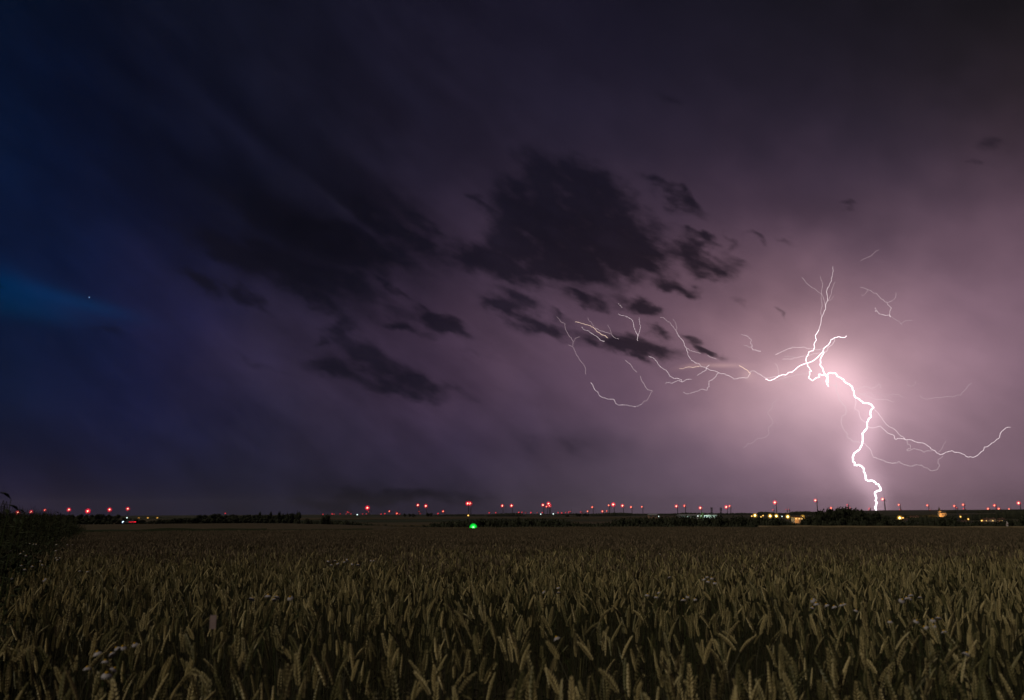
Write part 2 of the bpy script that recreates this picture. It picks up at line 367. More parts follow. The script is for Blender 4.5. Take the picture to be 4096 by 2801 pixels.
M_green = mat('pasture_and_gap_cover', (.030, .036, .018), (.020, .026, .012), .95, .02, det=5)
strip('field', (-.85, -.14), lambda u: 67, lambda u: edge_dist(u)*.985, .82, M_crop, 60, 30)
strip('field', (-.14, .72), lambda u: 79.5, lambda u: max(84, edge_dist(u)*.985), .84, M_crop, 60, 8)
strip('field', (.30, .72), lambda u: 86, lambda u: 97, 1.02, M_crop2, 30, 4, .08)
strip('gap_shade_strip', (-.56, -.30), lambda u: 63.2, lambda u: 65.5, 1.02, M_green, 50, 3, .12)  # dark strip added for the shaded gap between the two fields
strip('gap_shade_strip', (-.30, -.17), lambda u: 63.2, lambda u: 64.6, .94, M_green, 30, 3, .05)  # the same painted gap shade, lower towards the right
# fields on the slope over the valley
strip('field', (-.30, .14), lambda u: 620, lambda u: 760, .8, M_crop, 40, 6, .3)
strip('field', (-.30, .05), lambda u: 800, lambda u: 1150, .5, M_green, 40, 6, .3)
strip('field', (-.27, .20), lambda u: 1180, lambda u: 1500, 1.2, M_crop, 40, 6, .3)
strip('field', (-.60, -.28), lambda u: 700, lambda u: 1400, 1.0, M_crop, 40, 6, .3)

# ------------------------------------------------------------------ wheat
M_ear = mat('wheat_ear', (.52, .43, .22), (.10, .10, .04), .5, 60, 'object', spec=.35)
M_stem = mat('wheat_stem', (.06, .052, .025), (.025, .032, .013), .6, 30, 'object', spec=.35)  # stem colour darkened to put black shade between the ears
M_leaf = mat('wheat_leaf', (.05, .042, .02), (.018, .024, .010), .7, 20, 'object')  # leaf colour darkened too, deepening the shaded gaps
M_earf = mat('wheat_ear_far', (.24, .18, .12), (.055, .048, .028), .7, 3, 'island')
M_stemf = mat('wheat_stem_far', (.08, .058, .034), (.04, .036, .018), .8, 3, 'island')
def stalk_parts(rng, top=.86):
    """stem, ear and leaves of one stalk, as point-by-point bent geometry"""
    nod = abs(rng.gauss(0, .46)); nod = min(nod, 2.4)
    lean = rng.uniform(-.10, .10); p = Vector((0, 0, 0)); ang = lean; pts = [p.copy()]
    n = 7; H = top*rng.uniform(.86, 1.07) - .085*math.cos(min(nod, 1.3))
    for i in range(n):
        ang = lean + (nod*.55)*(i/(n-1))**5; st_ = H/n
        p = p + Vector((math.sin(ang)*st_, 0, math.cos(ang)*st_)); pts.append(p.copy())
    stem = MB(); stem.tube(pts, [.0022, .002, .002, .0019, .0018, .0016, .0013, .0012], 4)
    ear = MB(); el_ = rng.uniform(.075, .105); ns_ = 9; da = nod*.45/ns_; tw = rng.uniform(0, math.pi)
    base_p = pts[-1].copy(); q = base_p.copy(); spine = [q.copy()]
    for i in range(ns_):
        ang += da; stp = el_/ns_; fwd = Vector((math.sin(ang), 0, math.cos(ang))); q = q + fwd*stp; spine.append(q.copy())
        side0 = Vector((math.cos(ang), 0, -math.sin(ang))); side = (side0*math.cos(tw) + Vector((0, 1, 0))*math.sin(tw)); oth = fwd.cross(side)
        fat = .0058*(1 - .60*abs(i/ns_-.36)*1.6)*rng.uniform(.9, 1.15)
        for sgn in (-1, 1):
            # one spikelet: four-sided grain husk leaning outwards, with a short tip
            b0_ = q - fwd*stp*.9; ln = stp*1.75
            c_ = b0_ + side*sgn*fat*.95 + fwd*ln*.45; tip = b0_ + side*sgn*fat*2.1 + fwd*ln + oth*rng.uniform(-.001, .001)
            ring = [c_ + side*fat*.75*sgn, c_ + oth*fat*.95, c_ - side*fat*.8*sgn, c_ - oth*fat*.95]
            ear.add([b0_] + ring + [tip], [(0, 2, 1), (0, 3, 2), (0, 4, 3), (0, 1, 4), (5, 1, 2), (5, 2, 3), (5, 3, 4), (5, 4, 1)])
    ear.add([q + Vector((0, 0, 0)), q + side*fat*.8, q + oth*fat*.8, q - side*fat*.8, q - oth*fat*.8, q + fwd*.011], [(1, 2, 5), (2, 3, 5), (3, 4, 5), (4, 1, 5)])
    leaves = []
    for k in range(rng.choice((1, 2, 2))):
        lf = MB(); i0 = rng.choice((1, 2, 3, 3, 4)); a = rng.uniform(0, 6.283); p0 = pts[i0]; ln = rng.uniform(.10, .19); w = rng.uniform(.003, .0045)
        d = Vector((math.cos(a), math.sin(a), 0)); s2 = Vector((-math.sin(a), math.cos(a), 0)); rise = rng.uniform(.4, 1.1); rows = []
        dr = rng.uniform(.8, 2.2)
        for j in range(6):
            t = j/5; pp = p0 + d*ln*t*(1-.25*t) + Vector((0, 0, 1))*(ln*(rise*t - dr*t*t)) ; ww = w*(1-t**2)*(.6+.8*t if t < .5 else 1)
            tws = s2*math.cos(t*2.5*dr) + Vector((0, 0, 1))*math.sin(t*2.5*dr)
            rows += [pp - tws*ww, pp + tws*ww + Vector((0, 0, .0005))]
        lf.add(rows, [(2*j, 2*j+1, 2*j+3, 2*j+2) for j in range(5)]); leaves.append(lf)
    return stem, ear, leaves
rng = random.Random(3)
VAR = []
src = bpy.data.collections.new('wheat_sources')
for k in range(18):
    s_, e_, ls = stalk_parts(rng)
    VAR.append((s_.mesh('stem', M_stem), e_.mesh('ear', M_ear), [l_.mesh('leaf', M_leaf) for l_ in ls]))
    b = MB()
    for part, mi in [(s_, 0), (e_, 1)] + [(l_, 2) for l_ in ls]: b.add(part.v, part.f, mi)
    o = bpy.data.objects.new('wheat_source_%02d' % k, b.mesh('wheat_stalk_%02d' % k, [M_stem, M_ear, M_leaf])); src.objects.link(o)
# the nearest stalks, one by one
def rnd_rot(g_):
    return (g_.gauss(0, .07), g_.gauss(0, .07), g_.uniform(0, 6.283))
near_pts = []; rest = []
g_ = random.Random(11)
def wheat_density(x, y):
    return .74 + .75*noise.noise(Vector((x*.9, y*.9, 3.1))) + .3*noise.noise(Vector((x*3, y*3, 7)))
step = .084
yy = 1.0
while yy < 20:
    xx = -.74*yy - .6
    while xx < .74*yy + .6:
        x = xx + g_.uniform(-.5, .5)*step; y = yy + g_.uniform(-.5, .5)*step
        if not in_verge(x, y) and g_.random() < wheat_density(x, y)*(1 - sstep(9.5, 20, y)):
            (near_pts if math.hypot(x, y) > 1.75 else []).append((x, y))
        xx += step
    yy += step
near_pts.sort(key=lambda p: math.hypot(*p))
inview = [p for p in near_pts if abs(p[0]/p[1]) < .66]
singles = set(inview[:300]); 
WG = 'wheat stalks in the nearest rows of the field'
for (x, y) in inview[:300]:
    vi = g_.randrange(len(VAR)); s_, e_, ls = VAR[vi]; s3 = g_.uniform(.95, 1.06)
    root = empty('wheat_stalk', (x, y, ground(x, y))); root.rotation_euler = rnd_rot(g_); root.scale = (s3,)*3
    z_ = [v.co.z for v in e_.vertices]; drop = z_[-1] - z_[0]          # tip of the ear over its foot
    pose = 'upright' if drop > .078 else ('slightly nodding' if drop > .055 else ('bowed' if drop > .02 else 'drooping'))
    u_ = x/y*3200/2048; side = 'at the far left' if u_ < -.75 else 'at the lower left' if u_ < -.45 else 'left of the bottom centre' if u_ < -.12 else 'at the bottom centre' if u_ < .15 else 'right of the bottom centre' if u_ < .45 else 'at the lower right' if u_ < .75 else 'at the far right'
    far_ = 'along the bottom edge' if math.hypot(x, y) < 2.35 else 'just behind the nearest row'
    tag(root, 'wheat stalk with %s ear %s, %s' % (pose, far_, side), 'wheat stalk', WG)
    link('stem', s_, root); link('ear', e_, root)
    for l_ in ls: link('leaf', l_, root)
def scatter(name, pts, coll, label=None, cat=None, kind='stuff'):
    """pts: (x, y, z, rx, ry, rz, sx, sz, index) -> one object that carries the instances"""
    me = bpy.data.meshes.new(name); me.from_pydata([p[:3] for p in pts], [], [])
    for nm, tp in (('rot', 'FLOAT_VECTOR'), ('scl', 'FLOAT_VECTOR')): me.attributes.new(nm, tp, 'POINT')
    me.attributes.new('idx', 'INT', 'POINT')
    me.attributes['rot'].data.foreach_set('vector', [c for p in pts for c in p[3:6]])
    me.attributes['scl'].data.foreach_set('vector', [c for p in pts for c in (p[6], p[6], p[7])])
    me.attributes['idx'].data.foreach_set('value', [p[8] for p in pts])
    o = link(name, me); tag(o, label, cat, kind=kind)
    gt = bpy.data.node_groups.new(name, 'GeometryNodeTree')
    gt.interface.new_socket('Geometry', in_out='INPUT', socket_type='NodeSocketGeometry'); gt.interface.new_socket('Geometry', in_out='OUTPUT', socket_type='NodeSocketGeometry')
    a = gt.nodes.new('NodeGroupInput'); z = gt.nodes.new('NodeGroupOutput'); ip = gt.nodes.new('GeometryNodeInstanceOnPoints')
    ci = gt.nodes.new('GeometryNodeCollectionInfo'); ci.inputs[0].default_value = coll; ci.inputs['Separate Children'].default_value = True; ci.inputs['Reset Children'].default_value = True
    def na(nm, tp):
        n = gt.nodes.new('GeometryNodeInputNamedAttribute'); n.data_type = tp; n.inputs[0].default_value = nm; return n.outputs[0]
    l = gt.links; l.new(a.outputs[0], ip.inputs['Points']); l.new(ci.outputs[0], ip.inputs['Instance']); ip.inputs['Pick Instance'].default_value = True
    l.new(na('idx', 'INT'), ip.inputs['Instance Index']); l.new(na('rot', 'FLOAT_VECTOR'), ip.inputs['Rotation']); l.new(na('scl', 'FLOAT_VECTOR'), ip.inputs['Scale'])
    l.new(ip.outputs[0], z.inputs[0])
    md = o.modifiers.new('scatter', 'NODES'); md.node_group = gt
    return o
pts = []
for (x, y) in near_pts:
    if (x, y) in singles: continue
    s3 = g_.uniform(.92, 1.06); pts.append((x, y, ground(x, y), *rnd_rot(g_), s3, s3, g_.randrange(len(VAR))))
scatter('wheat', pts, src, 'dense ripening wheat filling the foreground field')
# farther off: square metres of simpler stalks
src2 = bpy.data.collections.new('wheat_patches')
for k in range(6):
    b = MB(); r2 = random.Random(100+k)
    for i in range(210):
        x, y = r2.uniform(-.6, .6), r2.uniform(-.6, .6); a = r2.uniform(0, 6.283); nod = min(abs(r2.gauss(0, .5)), 1.8); h = .86*r2.uniform(.88, 1.06) - .07*math.cos(nod)
        d = Vector((math.cos(a), math.sin(a), 0)); t = Vector((x, y, h)) + d*.03*nod; w = r2.uniform(0, 3.14); s2 = Vector((math.cos(w), math.sin(w), 0))
        b.quad(Vector((x, y, .35)) - s2*.002, Vector((x, y, .35)) + s2*.002, t + s2*.0016, t - s2*.0016, 0)
        f = (d*math.sin(nod) + Vector((0, 0, 1))*math.cos(nod)).normalized(); sd = f.cross(s2 + Vector((0, 0, .3))).normalized(); ot = f.cross(sd); L_ = r2.uniform(.07, .10); fw = .0075
        c_ = t + f*L_*.4
        b.add([t, c_ + sd*fw, c_ + ot*fw*.8, c_ - sd*fw, c_ - ot*fw*.8, t + f*L_], [(0, 2, 1), (0, 3, 2), (0, 4, 3), (0, 1, 4), (5, 1, 2), (5, 2, 3), (5, 3, 4), (5, 4, 1)], 1)
        if i % 2: b.quad(Vector((x, y, h*.75)), Vector((x, y, h*.75)) + s2*.008, t + d*.10 + s2*.006 - Vector((0, 0, .02)), t + d*.1 - Vector((0, 0, .02)), 0)
    o = bpy.data.objects.new('wheat_patch_%d' % k, b.mesh('wheat_patch_%d' % k, [M_stemf, M_earf])); src2.objects.link(o)
pts = []; yy = 9.0
while yy < 84:
    xx = -.72*yy - 1
    while xx < .72*yy + 1:
        x = xx + g_.uniform(-.15, .15); y = yy + g_.uniform(-.15, .15); r = math.hypot(x, y); u = x/y
        lim = 62.5 if u < -.15 else 62.5 + (84.5-62.5)*sstep(-.15, -.125, u)
        if u < -.15 and u > -.52: lim += .6*math.sin(x*.2)
        if g_.random() < sstep(8, 16, y)*1.3 and r < lim and not in_verge(x, y):
            pts.append((x, y, ground(x, y) + .04*noise.noise(Vector((x*.25, y*.25, 0))) + (.07 + .0016*y)*min(.2, noise.noise(Vector((x*.55, y*.22, 8)))), g_.gauss(0, .02), g_.gauss(0, .02), g_.randrange(4)*math.pi/2, 1, g_.uniform(.95, 1.04), g_.randrange(6)))
        xx += 1.0
    yy += 1.0
scatter('wheat', pts, src2, 'wheat field running away to its far edge')

# ------------------------------------------------------------------ weeds of the verge on the left
M_weed = mat('weed_leaf', (.036, .044, .018), (.016, .024, .009), .7, 8, 'island')
M_grass = mat('verge_grass', (.055, .050, .022), (.022, .028, .010), .7, 8, 'island')
src3 = bpy.data.collections.new('weed_sources')
def leaf_quad(b, p, d, s2, ln, w, mi=0):
    b.add([p, p + d*ln*.45 + s2*w, p + d*ln, p + d*ln*.45 - s2*w], [(0, 1, 2, 3)], mi)
for k in range(6):
    b = MB(); r2 = random.Random(50+k)
    for i in range(42):                                   # leafy stems
        a = r2.uniform(0, 6.283); rr = r2.uniform(0, .32); x, y = rr*math.cos(a), rr*math.sin(a); h = r2.uniform(.55, 1.0)
        tx, ty = x*1.5 + r2.gauss(0, .06), y*1.5 + r2.gauss(0, .06)
        b.tube([(x, y, 0), ((x+tx)/2, (y+ty)/2, h*.55), (tx, ty, h)], [.004, .003, .001], 3, 0)
        for j in range(16):
            t = r2.uniform(.25, 1); p = Vector((x+(tx-x)*t, y+(ty-y)*t, h*t)); a2 = r2.uniform(0, 6.283)
            d = Vector((math.cos(a2), math.sin(a2), r2.uniform(-.3, .8))).normalized(); s2 = d.cross(Vector((0, 0, 1))).normalized()
            leaf_quad(b, p, d, s2, r2.uniform(.03, .09), r2.uniform(.006, .02), 0)
    for i in range(40):                                   # grass blades
        a = r2.uniform(0, 6.283); rr = r2.uniform(0, .35); x, y = rr*math.cos(a), rr*math.sin(a); h = r2.uniform(.6, 1.12); a2 = r2.uniform(0, 6.283); s2 = Vector((math.cos(a2), math.sin(a2), 0))*.0035
        tx, ty = x + r2.gauss(0, .12), y + r2.gauss(0, .12); p0, p1, p2 = Vector((x, y, 0)), Vector(((x*.6+tx*.4), (y*.6+ty*.4), h*.65)), Vector((tx, ty, h))
        b.quad(p0-s2, p0+s2, p1+s2, p1-s2, 1); b.quad(p1-s2, p1+s2, p2+s2*.2, p2-s2*.2, 1)
    o = bpy.data.objects.new('weed_source_%d' % k, b.mesh('weed_%d' % k, [M_weed, M_grass])); src3.objects.link(o)
pts = []
yy = 2.2
while yy < 75:
    stp = .32 + .012*yy; xx = -.80*yy - 1.2
    while xx < -.5*yy:
        x = xx + g_.uniform(-.15, .15); y = yy + g_.uniform(-.15, .15); r = math.hypot(x, y)
        if in_verge(x, y) and x/y > -.95:
            dpt = min(1, (-.520*y-.72-x)/1.2)
            hs = (.95 + .34*dpt*(.6+.9*noise.noise(Vector((x*.35, y*.35, 5))))) * (1 + .50*sstep(16, 50, r)*dpt + .20*sstep(5, 11, r)*dpt) * (.86 + .14*sstep(3, 6, r))
            pts.append((x, y, ground(x, y), 0, 0, g_.uniform(0, 6.283), stp/.42, hs, g_.randrange(6)))
        xx += stp
    yy += stp
scatter('verge_weeds', pts, src3, 'dark tangle of weeds and tall grass along the left edge of the wheat')

# mayweed heads standing in the wheat and the verge
M_petal = mat('petal', (.42, .40, .44), (.36, .34, .38), .6, 40); M_disc = mat('disc', (.62, .38, .03), (.5, .28, .02), .7, 200); M_fstem = mat('flower_stem', (.06, .08, .025), (.04, .055, .02), .7, 30)
pb = MB()
for k in range(14):
    a = 2*math.pi*k/14; d = Vector((math.cos(a), math.sin(a), 0)); s2 = Vector((-math.sin(a), math.cos(a), 0)); rows = []
    for t, w, z in ((0, .0012, 0), (.35, .0028, -.001), (.75, .003, -.006), (1, .0012, -.0115)): rows += [d*(.004+.013*t) + s2*w + Vector((0, 0, z)), d*(.004+.013*t) - s2*w + Vector((0, 0, z+.0003*(k % 2)))]
    pb.add(rows, [(2*j, 2*j+1, 2*j+3, 2*j+2) for j in range(3)])
ME_petals = pb.mesh('petals', M_petal)
db = MB(); db.add(*ball(8, 6, .0058, (0, 0, .0008), (1, 1, .95))); ME_disc = db.mesh('disc', M_disc, True)
stb = MB(); stb.tube([(0, 0, -.0005), (.004, 0, -.12), (-.01, .01, -.35), (-.03, 0, -.85)], [.0011, .0013, .0015, .0018], 4)
for k in range(7):
    z = -.12 - .09*k; a = k*2.4
    for j in range(5):
        d = Vector((math.cos(a+j*.5-1), math.sin(a+j*.5-1), .5)).normalized(); leaf_quad(stb, Vector((0, 0, z)), d, d.cross(Vector((0, 0, 1))).normalized(), .035, .0012)
ME_fst = stb.mesh('stem', M_fstem)
FL = {'weeds at the left edge': (3.31, 0, 1960, 1.02, '50 523;145 528;80 697;340 688;398 697;447 705;482 705;745 710;138 790;315 800;275 823;355 850;740 785;960 712;900 712'),
      'dark verge beside the wheat on the left': (3.31, 0, 1960, .93, '540 920;290 980;335 1030;435 990;570 970;745 880;800 882;760 905;150 1145;580 1165;1160 1055;1060 1050'),
      'wheat at the lower left': (2.1127, 0, 2100, .87, '945 1055;893 1115;740 1170;972 1180;905 1220;985 1010;1040 1000;1140 975;825 1045'),
      'wheat left of centre': (2.1127, 1000, 2100, .92, '155 575;205 605;340 590;20 600;230 585'),
      'wheat below the green lamp': (2.1127, 1000, 2100, .92, '740 310;690 325;800 298;870 315;915 322;1030 290;1050 288;665 292;720 289;830 285'),
      'middle of the wheat field': (2.1127, 2000, 2100, .88, '490 510;365 545;495 550;1245 570;1320 588;1340 550;1550 610;1590 580;1645 605;475 922'),
      'far wheat right of centre': (2.1127, 2000, 2100, .90, '1355 237;1430 425;1720 440;1750 422;1790 432;1760 458;1815 470'),
      'wheat in front of the round wood': (2.1204, 3000, 2100, .88, '525 615;558 645;645 655;710 668;770 655;795 650;530 678;900 700'),
      'wheat under the lightning': (2.1204, 3000, 2100, .90, '1360 572;1325 595;1362 600;1440 590;1290 615;1005 155'),
      'wheat at the lower right': (2.1204, 3000, 2100, .87, '1412 788;1547 778;1595 760;1550 828;1475 840;1640 875;1185 790;1835 1055')}
for where, (s, x0, y0, h, lst) in FL.items():
    items = sorted([tuple(float(t) for t in q.split()) for q in lst.split(';')])
    for i, (zx, zy) in enumerate(items):
        px, py = x0+zx/s, y0+zy/s; r = hit(px, py, h); p = at(px, py, r)
        p.z -= .012; root = empty('mayweed', p, g_.uniform(0, 6.28)); root.rotation_euler = (g_.gauss(0, .3), g_.gauss(0, .3), g_.uniform(0, 6.28))
        k = g_.uniform(.75, 1.1) * (1.2 if 'below the green' in where or 'left of centre' in where else 1); root.scale = (k,)*3
        tag(root, 'white mayweed, %s in the %s' % (nth(i, len(items)), where), 'flower', 'white mayweed flowers')
        link('petals', ME_petals, root); link('disc', ME_disc, root); link('stem', ME_fst, root)
# pale plastic marker stuck in the wheat
M_tag = mat('marker_plastic', (.50, .38, .38), (.42, .31, .31), .5, 20)
r = 3.1; p = at(852, 2489, r); b = MB(); b.box((0, 0, 0), (.021, .003, .046)); mk = empty('marker_tag', (p.x, p.y, ground(p.x, p.y)), .15)
link('plate', b.mesh('plate', M_tag), mk, (0, 0, p.z-mk.location.z)); b = MB(); b.tube([(0, .004, 0), (0, .004, p.z-mk.location.z+.02)], .003, 5); link('stake', b.mesh('stake', M_stem), mk)
tag(mk, 'pale pink plastic tag sticking up among the wheat ears at lower left', 'marker')
# tall leafy stems against the sky at the left edge
def tall_weed(px, r, top_py, label, seed):
    r2 = random.Random(seed); pt = at(px, top_py, r); gz = ground(pt.x, pt.y); H = pt.z-gz; root = empty('tall_weed', (pt.x, pt.y, gz)); tag(root, label, 'weed', 'tall weeds at the left edge')
    b = MB(); cur = [Vector((-.05*H, 0, 0)), Vector((-.03*H, .01, H*.4)), Vector((0, 0, H*.75)), Vector((.04, 0, H))]; b.tube(cur, [.006, .005, .004, .0015], 5); link('stem', b.mesh('stem', M_fstem), root)
    for j in range(16):
        t = .3 + .7*j/15; q = cur[1].lerp(cur[3], max(0, (t-.4)/.6)) if t > .4 else cur[0].lerp(cur[1], t/.4); a = j*2.4
        d = Vector((math.cos(a), math.sin(a)*.8, .55)).normalized(); s2 = d.cross(Vector((0, 0, 1))).normalized(); ln = r2.uniform(.10, .17)*(1.15-.5*t); w = ln*.13; lf = MB()
        lf.add([q, q+d*ln*.4+s2*w, q+d*ln*.45+Vector((0, 0, .004)), q+d*ln*.4-s2*w, q+d*ln+Vector((0, 0, -ln*.25))], [(0, 1, 2), (0, 2, 3), (1, 4, 2), (2, 4, 3)]); link('leaf', lf.mesh('leaf', M_weed), root)
tall_weed(8, 4.2, 1998, 'tallest dark leafy weed rising over the horizon at the left edge', 1)
tall_weed(46, 5.0, 2046, 'dark leafy weed just right of the paired pylons', 2)
tall_weed(72, 5.6, 2054, 'shorter dark weed under the leftmost red lamp', 3)
tall_weed(225, 14, 2056, 'dark weed tip standing before the left tree row', 4)

# ------------------------------------------------------------------ trees
M_fol = mat('foliage', (.042, .046, .026), (.016, .020, .011), .8, 1.2, 'island'); M_bark = mat('bark', (.07, .055, .04), (.045, .036, .028), .9, 6)
TREES = []
for k in range(8):
    r2 = random.Random(200+k); b = MB(); lobes = []
    wide = (.42, .5, .36, .55, .46, .3, .62, .48)[k]; low = (.22, .12, .3, .1, .2, .15, .05, .35)[k]
    for i in range(11):
        a = r2.uniform(0, 6.283); q = r2.uniform(0, 1)**.6*wide*.62; z = r2.uniform(low+.12, .88); q *= (1-.35*max(0, z-.55)/.45); lobes.append((Vector((q*math.cos(a), q*math.sin(a), z)), r2.uniform(.12, .22)))
    zt = max(c_.z+rad*.95 for c_, rad in lobes); lobes = [(Vector((c_.x, c_.y, c_.z/zt)), rad) for c_, rad in lobes]
    for c_, rad in lobes:
        for i in range(130):
            d = Vector((r2.gauss(0, 1), r2.gauss(0, 1), r2.gauss(0, .85))).normalized(); p = c_ + d*rad*r2.uniform(.55, 1.08); s = r2.uniform(.016, .038)
            p.z = min(p.z, 1.0)
            t1 = Vector((r2.gauss(0, 1), r2.gauss(0, 1), r2.gauss(0, 1))).normalized(); t2 = t1.cross(d + Vector((.01, 0, 0))).normalized(); b.quad(p-t1*s, p-t2*s*.8, p+t1*s, p+t2*s*.8)
        vs_, fs_ = ball(7, 5, rad*.72, c_); b.add(vs_, fs_)
    tr = MB(); tr.tube([(0, 0, 0), (.01, 0, low+.1), (0, .01, .6)], [.028, .022, .01], 6)
    for i in range(4):
        c_ = lobes[i][0]; tr.tube([(0, 0, low+.05*i), (c_.x*.5, c_.y*.5, (low+c_.z)/2), tuple(c_)], [.014, .01, .005], 4)
    TREES.append((b.mesh('crown', M_fol), tr.mesh('trunk', M_bark)))
def tree(px, top_py, r, width_px, label, group, kind=None, name='tree', cat='tree'):
    pt = at(px, top_py, r); gz = ground(pt.x, pt.y) - .1; H = max(pt.z - gz, 1.5); k = g_.choice((0, 1, 3, 4, 6, 7)) if kind is None else kind
    root = empty(name, (pt.x, pt.y, gz), g_.uniform(0, 6.28)); w = width_px*1.75*r/F; H *= 1.02; s = w/(2*(.42, .5, .36, .55, .46, .3, .62, .48)[k]+.12)
    root.scale = (s, s, H*1.0); tag(root, label, cat, group)
    link('crown', TREES[k][0], root); link('trunk', TREES[k][1], root); return root
def belt(pxs, topf, rf, wf, phrase, group, kinds=None):
    for i, px in enumerate(pxs):
        lab = '%s, %s' % (phrase, nth(i, len(pxs)) if len(pxs) <= 30 else 'number')
        tree(px, topf(px), rf(px), wf(px), lab, group, None if kinds is None else g_.choice(kinds))
def lininterp(tbl):
    def f(x):
        if x <= tbl[0][0]: return tbl[0][1]
        for a, b in zip(tbl, tbl[1:]):
            if x <= b[0]: return a[1]+(b[1]-a[1])*(x-a[0])/(b[0]-a[0])
        return tbl[-1][1]
    return f
def seq(a, b, n, j=.35):
    return [a+(b-a)*(i+.5)/n + g_.uniform(-j, j)*(b-a)/n for i in range(n)]
J = lambda f, j: (lambda px: f(px)+g_.uniform(-j, j))
GV = 'dark trees of the valley belt behind the wheat'
belt(seq(1690, 2110, 12), J(lininterp([(1690, 2103), (1740, 2088), (1850, 2082), (1930, 2077), (2110, 2077)]), 3), J(lambda x: 270, 20), J(lambda x: 62, 10), 'dark tree behind the green lamp in the valley belt', GV, (0, 1, 3, 4, 6))
belt(seq(2110, 2340, 7), J(lininterp([(2110, 2078), (2260, 2078), (2340, 2096)]), 3), J(lambda x: 275, 20), J(lambda x: 62, 10), 'dark tree in the low middle of the valley belt', GV, (0, 1, 3, 4, 6))
belt(seq(2320, 2860, 16), J(lininterp([(2320, 2095), (2440, 2090), (2500, 2072), (2620, 2070), (2700, 2064), (2780, 2064), (2860, 2070)]), 3.5), J(lambda x: 280, 22), J(lambda x: 62, 10), 'dark tree in the valley belt before the white hall', GV, (0, 1, 3, 4, 6))
belt(seq(2860, 3190, 11), J(lininterp([(2860, 2066), (3000, 2066), (3100, 2070), (3160, 2078), (3190, 2098)]), 3.5), J(lambda x: 285, 20), J(lambda x: 60, 10), 'dark tree in the valley belt under the street lamps', GV, (0, 1, 3, 4, 6))
belt(seq(2330, 3180, 16), J(lambda x: 2098, 4), J(lambda x: 235, 8), J(lambda x: 58, 8), 'low bush in front of the valley belt', 'low bushes in front of the valley belt', (1, 3, 6))
belt(seq(1860, 2330, 9), J(lambda x: 2100, 3), J(lambda x: 235, 8), J(lambda x: 58, 8), 'low bush right of the green lamp', 'low bushes in front of the valley belt', (1, 3, 6))
GD = 'trees of the round wood at the edge of the valley'
belt(seq(3215, 3500, 9, .2), J(lininterp([(3215, 2078), (3250, 2050), (3300, 2034), (3380, 2029), (3440, 2033), (3500, 2058)]), 1.5), J(lambda x: 265, 10), J(lambda x: 74, 8), 'big dark tree forming the round wood', GD, (0, 1, 3, 4))
belt(seq(3218, 3520, 8, .2), J(lambda x: 2078, 3), J(lambda x: 235, 5), J(lambda x: 66, 6), 'dark tree in the front row of the round wood', GD, (1, 3, 6))
belt(seq(3500, 3800, 10), J(lininterp([(3500, 2062), (3560, 2076), (3640, 2080), (3700, 2086), (3760, 2080), (3800, 2072)]), 4), J(lambda x: 290, 20), J(lambda x: 46, 8), 'dark tree below the village between wood and church', GV)
belt(seq(3800, 4110, 10), J(lininterp([(3800, 2068), (3850, 2080), (3930, 2090), (3990, 2090), (4040, 2072), (4110, 2060)]), 4), J(lambda x: 300, 20), J(lambda x: 52, 8), 'dark tree in the valley belt right of the church', GV)
belt(seq(3500, 4110, 14), J(lambda x: 2093, 3), J(lambda x: 240, 8), J(lambda x: 60, 8), 'low bush at the right end of the valley', 'low bushes in front of the valley belt', (1, 3, 6))
GL = 'trees of the hedge beyond the left field'
belt(seq(600, 800, 12), J(lininterp([(600, 2083), (690, 2074), (800, 2068)]), 1.5), J(lambda x: 372, 8), J(lambda x: 26, 5), 'low bush at the left end of the long hedge', GL, (1, 3, 6))
belt(seq(800, 1110, 16), J(lininterp([(800, 2058), (850, 2056), (940, 2059), (1110, 2060)]), 2), J(lambda x: 376, 8), J(lambda x: 30, 5), 'dark tree in the long hedge beyond the left field', GL)
belt(seq(1110, 1200, 6), J(lininterp([(1110, 2056), (1150, 2050), (1200, 2050)]), 1.5), J(lambda x: 380, 6), J(lambda x: 26, 4), 'taller dark tree at the right end of the long hedge', GL)
tree(1042, 2047, 378, 14, 'small round-topped tree poking up over the long hedge', GL, 0); tree(1083, 2047, 378, 9, 'narrow tree poking up over the long hedge', GL, 5); tree(1117, 2046, 380, 12, 'slim tree with an open top over the long hedge', GL, 7); tree(1193, 2047, 380, 14, 'last tall tree at the right end of the long hedge', GL, 5)
belt(seq(810, 1230, 16), J(lambda x: 2074, 2), J(lambda x: 366, 3), J(lambda x: 32, 5), 'bush at the foot of the long hedge', 'bushes at the foot of the long hedge', (1, 3, 6))
belt(seq(1215, 1420, 8), J(lininterp([(1215, 2078), (1270, 2083), (1330, 2080), (1420, 2084)]), 2), J(lambda x: 385, 8), J(lambda x: 30, 5), 'low bush beside the dome-shaped tree', 'low bushes around the dome-shaped tree', (1, 3, 6))
tree(1290, 2059, 378, 54, 'dome-shaped dark tree alone beyond the left field', GL, 1)
belt(seq(1420, 1700, 9), J(lininterp([(1420, 2088), (1500, 2096), (1600, 2100), (1700, 2100)]), 1.5), J(lambda x: 300, 20), J(lambda x: 26, 8), 'small dark bush along the slope edge', 'low bushes around the dome-shaped tree', (1, 3, 6))
belt(seq(95, 475, 18, .15), J(lininterp([(95, 2066), (180, 2061), (300, 2058), (400, 2058), (475, 2058)]), 1.5), J(lambda x: 395, 6), J(lambda x: 26, 3), 'tree in the tall row on the far left', 'tall row of trees on the far left', (7, 2, 0))
belt(seq(60, 490, 16), J(lambda x: 2078, 2), J(lambda x: 380, 5), J(lambda x: 34, 4), 'bush under the far left tree row', 'bushes under the far left tree row', (1, 3, 6))
belt(seq(490, 585, 5), J(lininterp([(490, 2066), (540, 2076), (585, 2078)]), 2), J(lambda x: 385, 5), J(lambda x: 24, 4), 'low bush right of the far left tree row', 'bushes under the far left tree row', (1, 3))
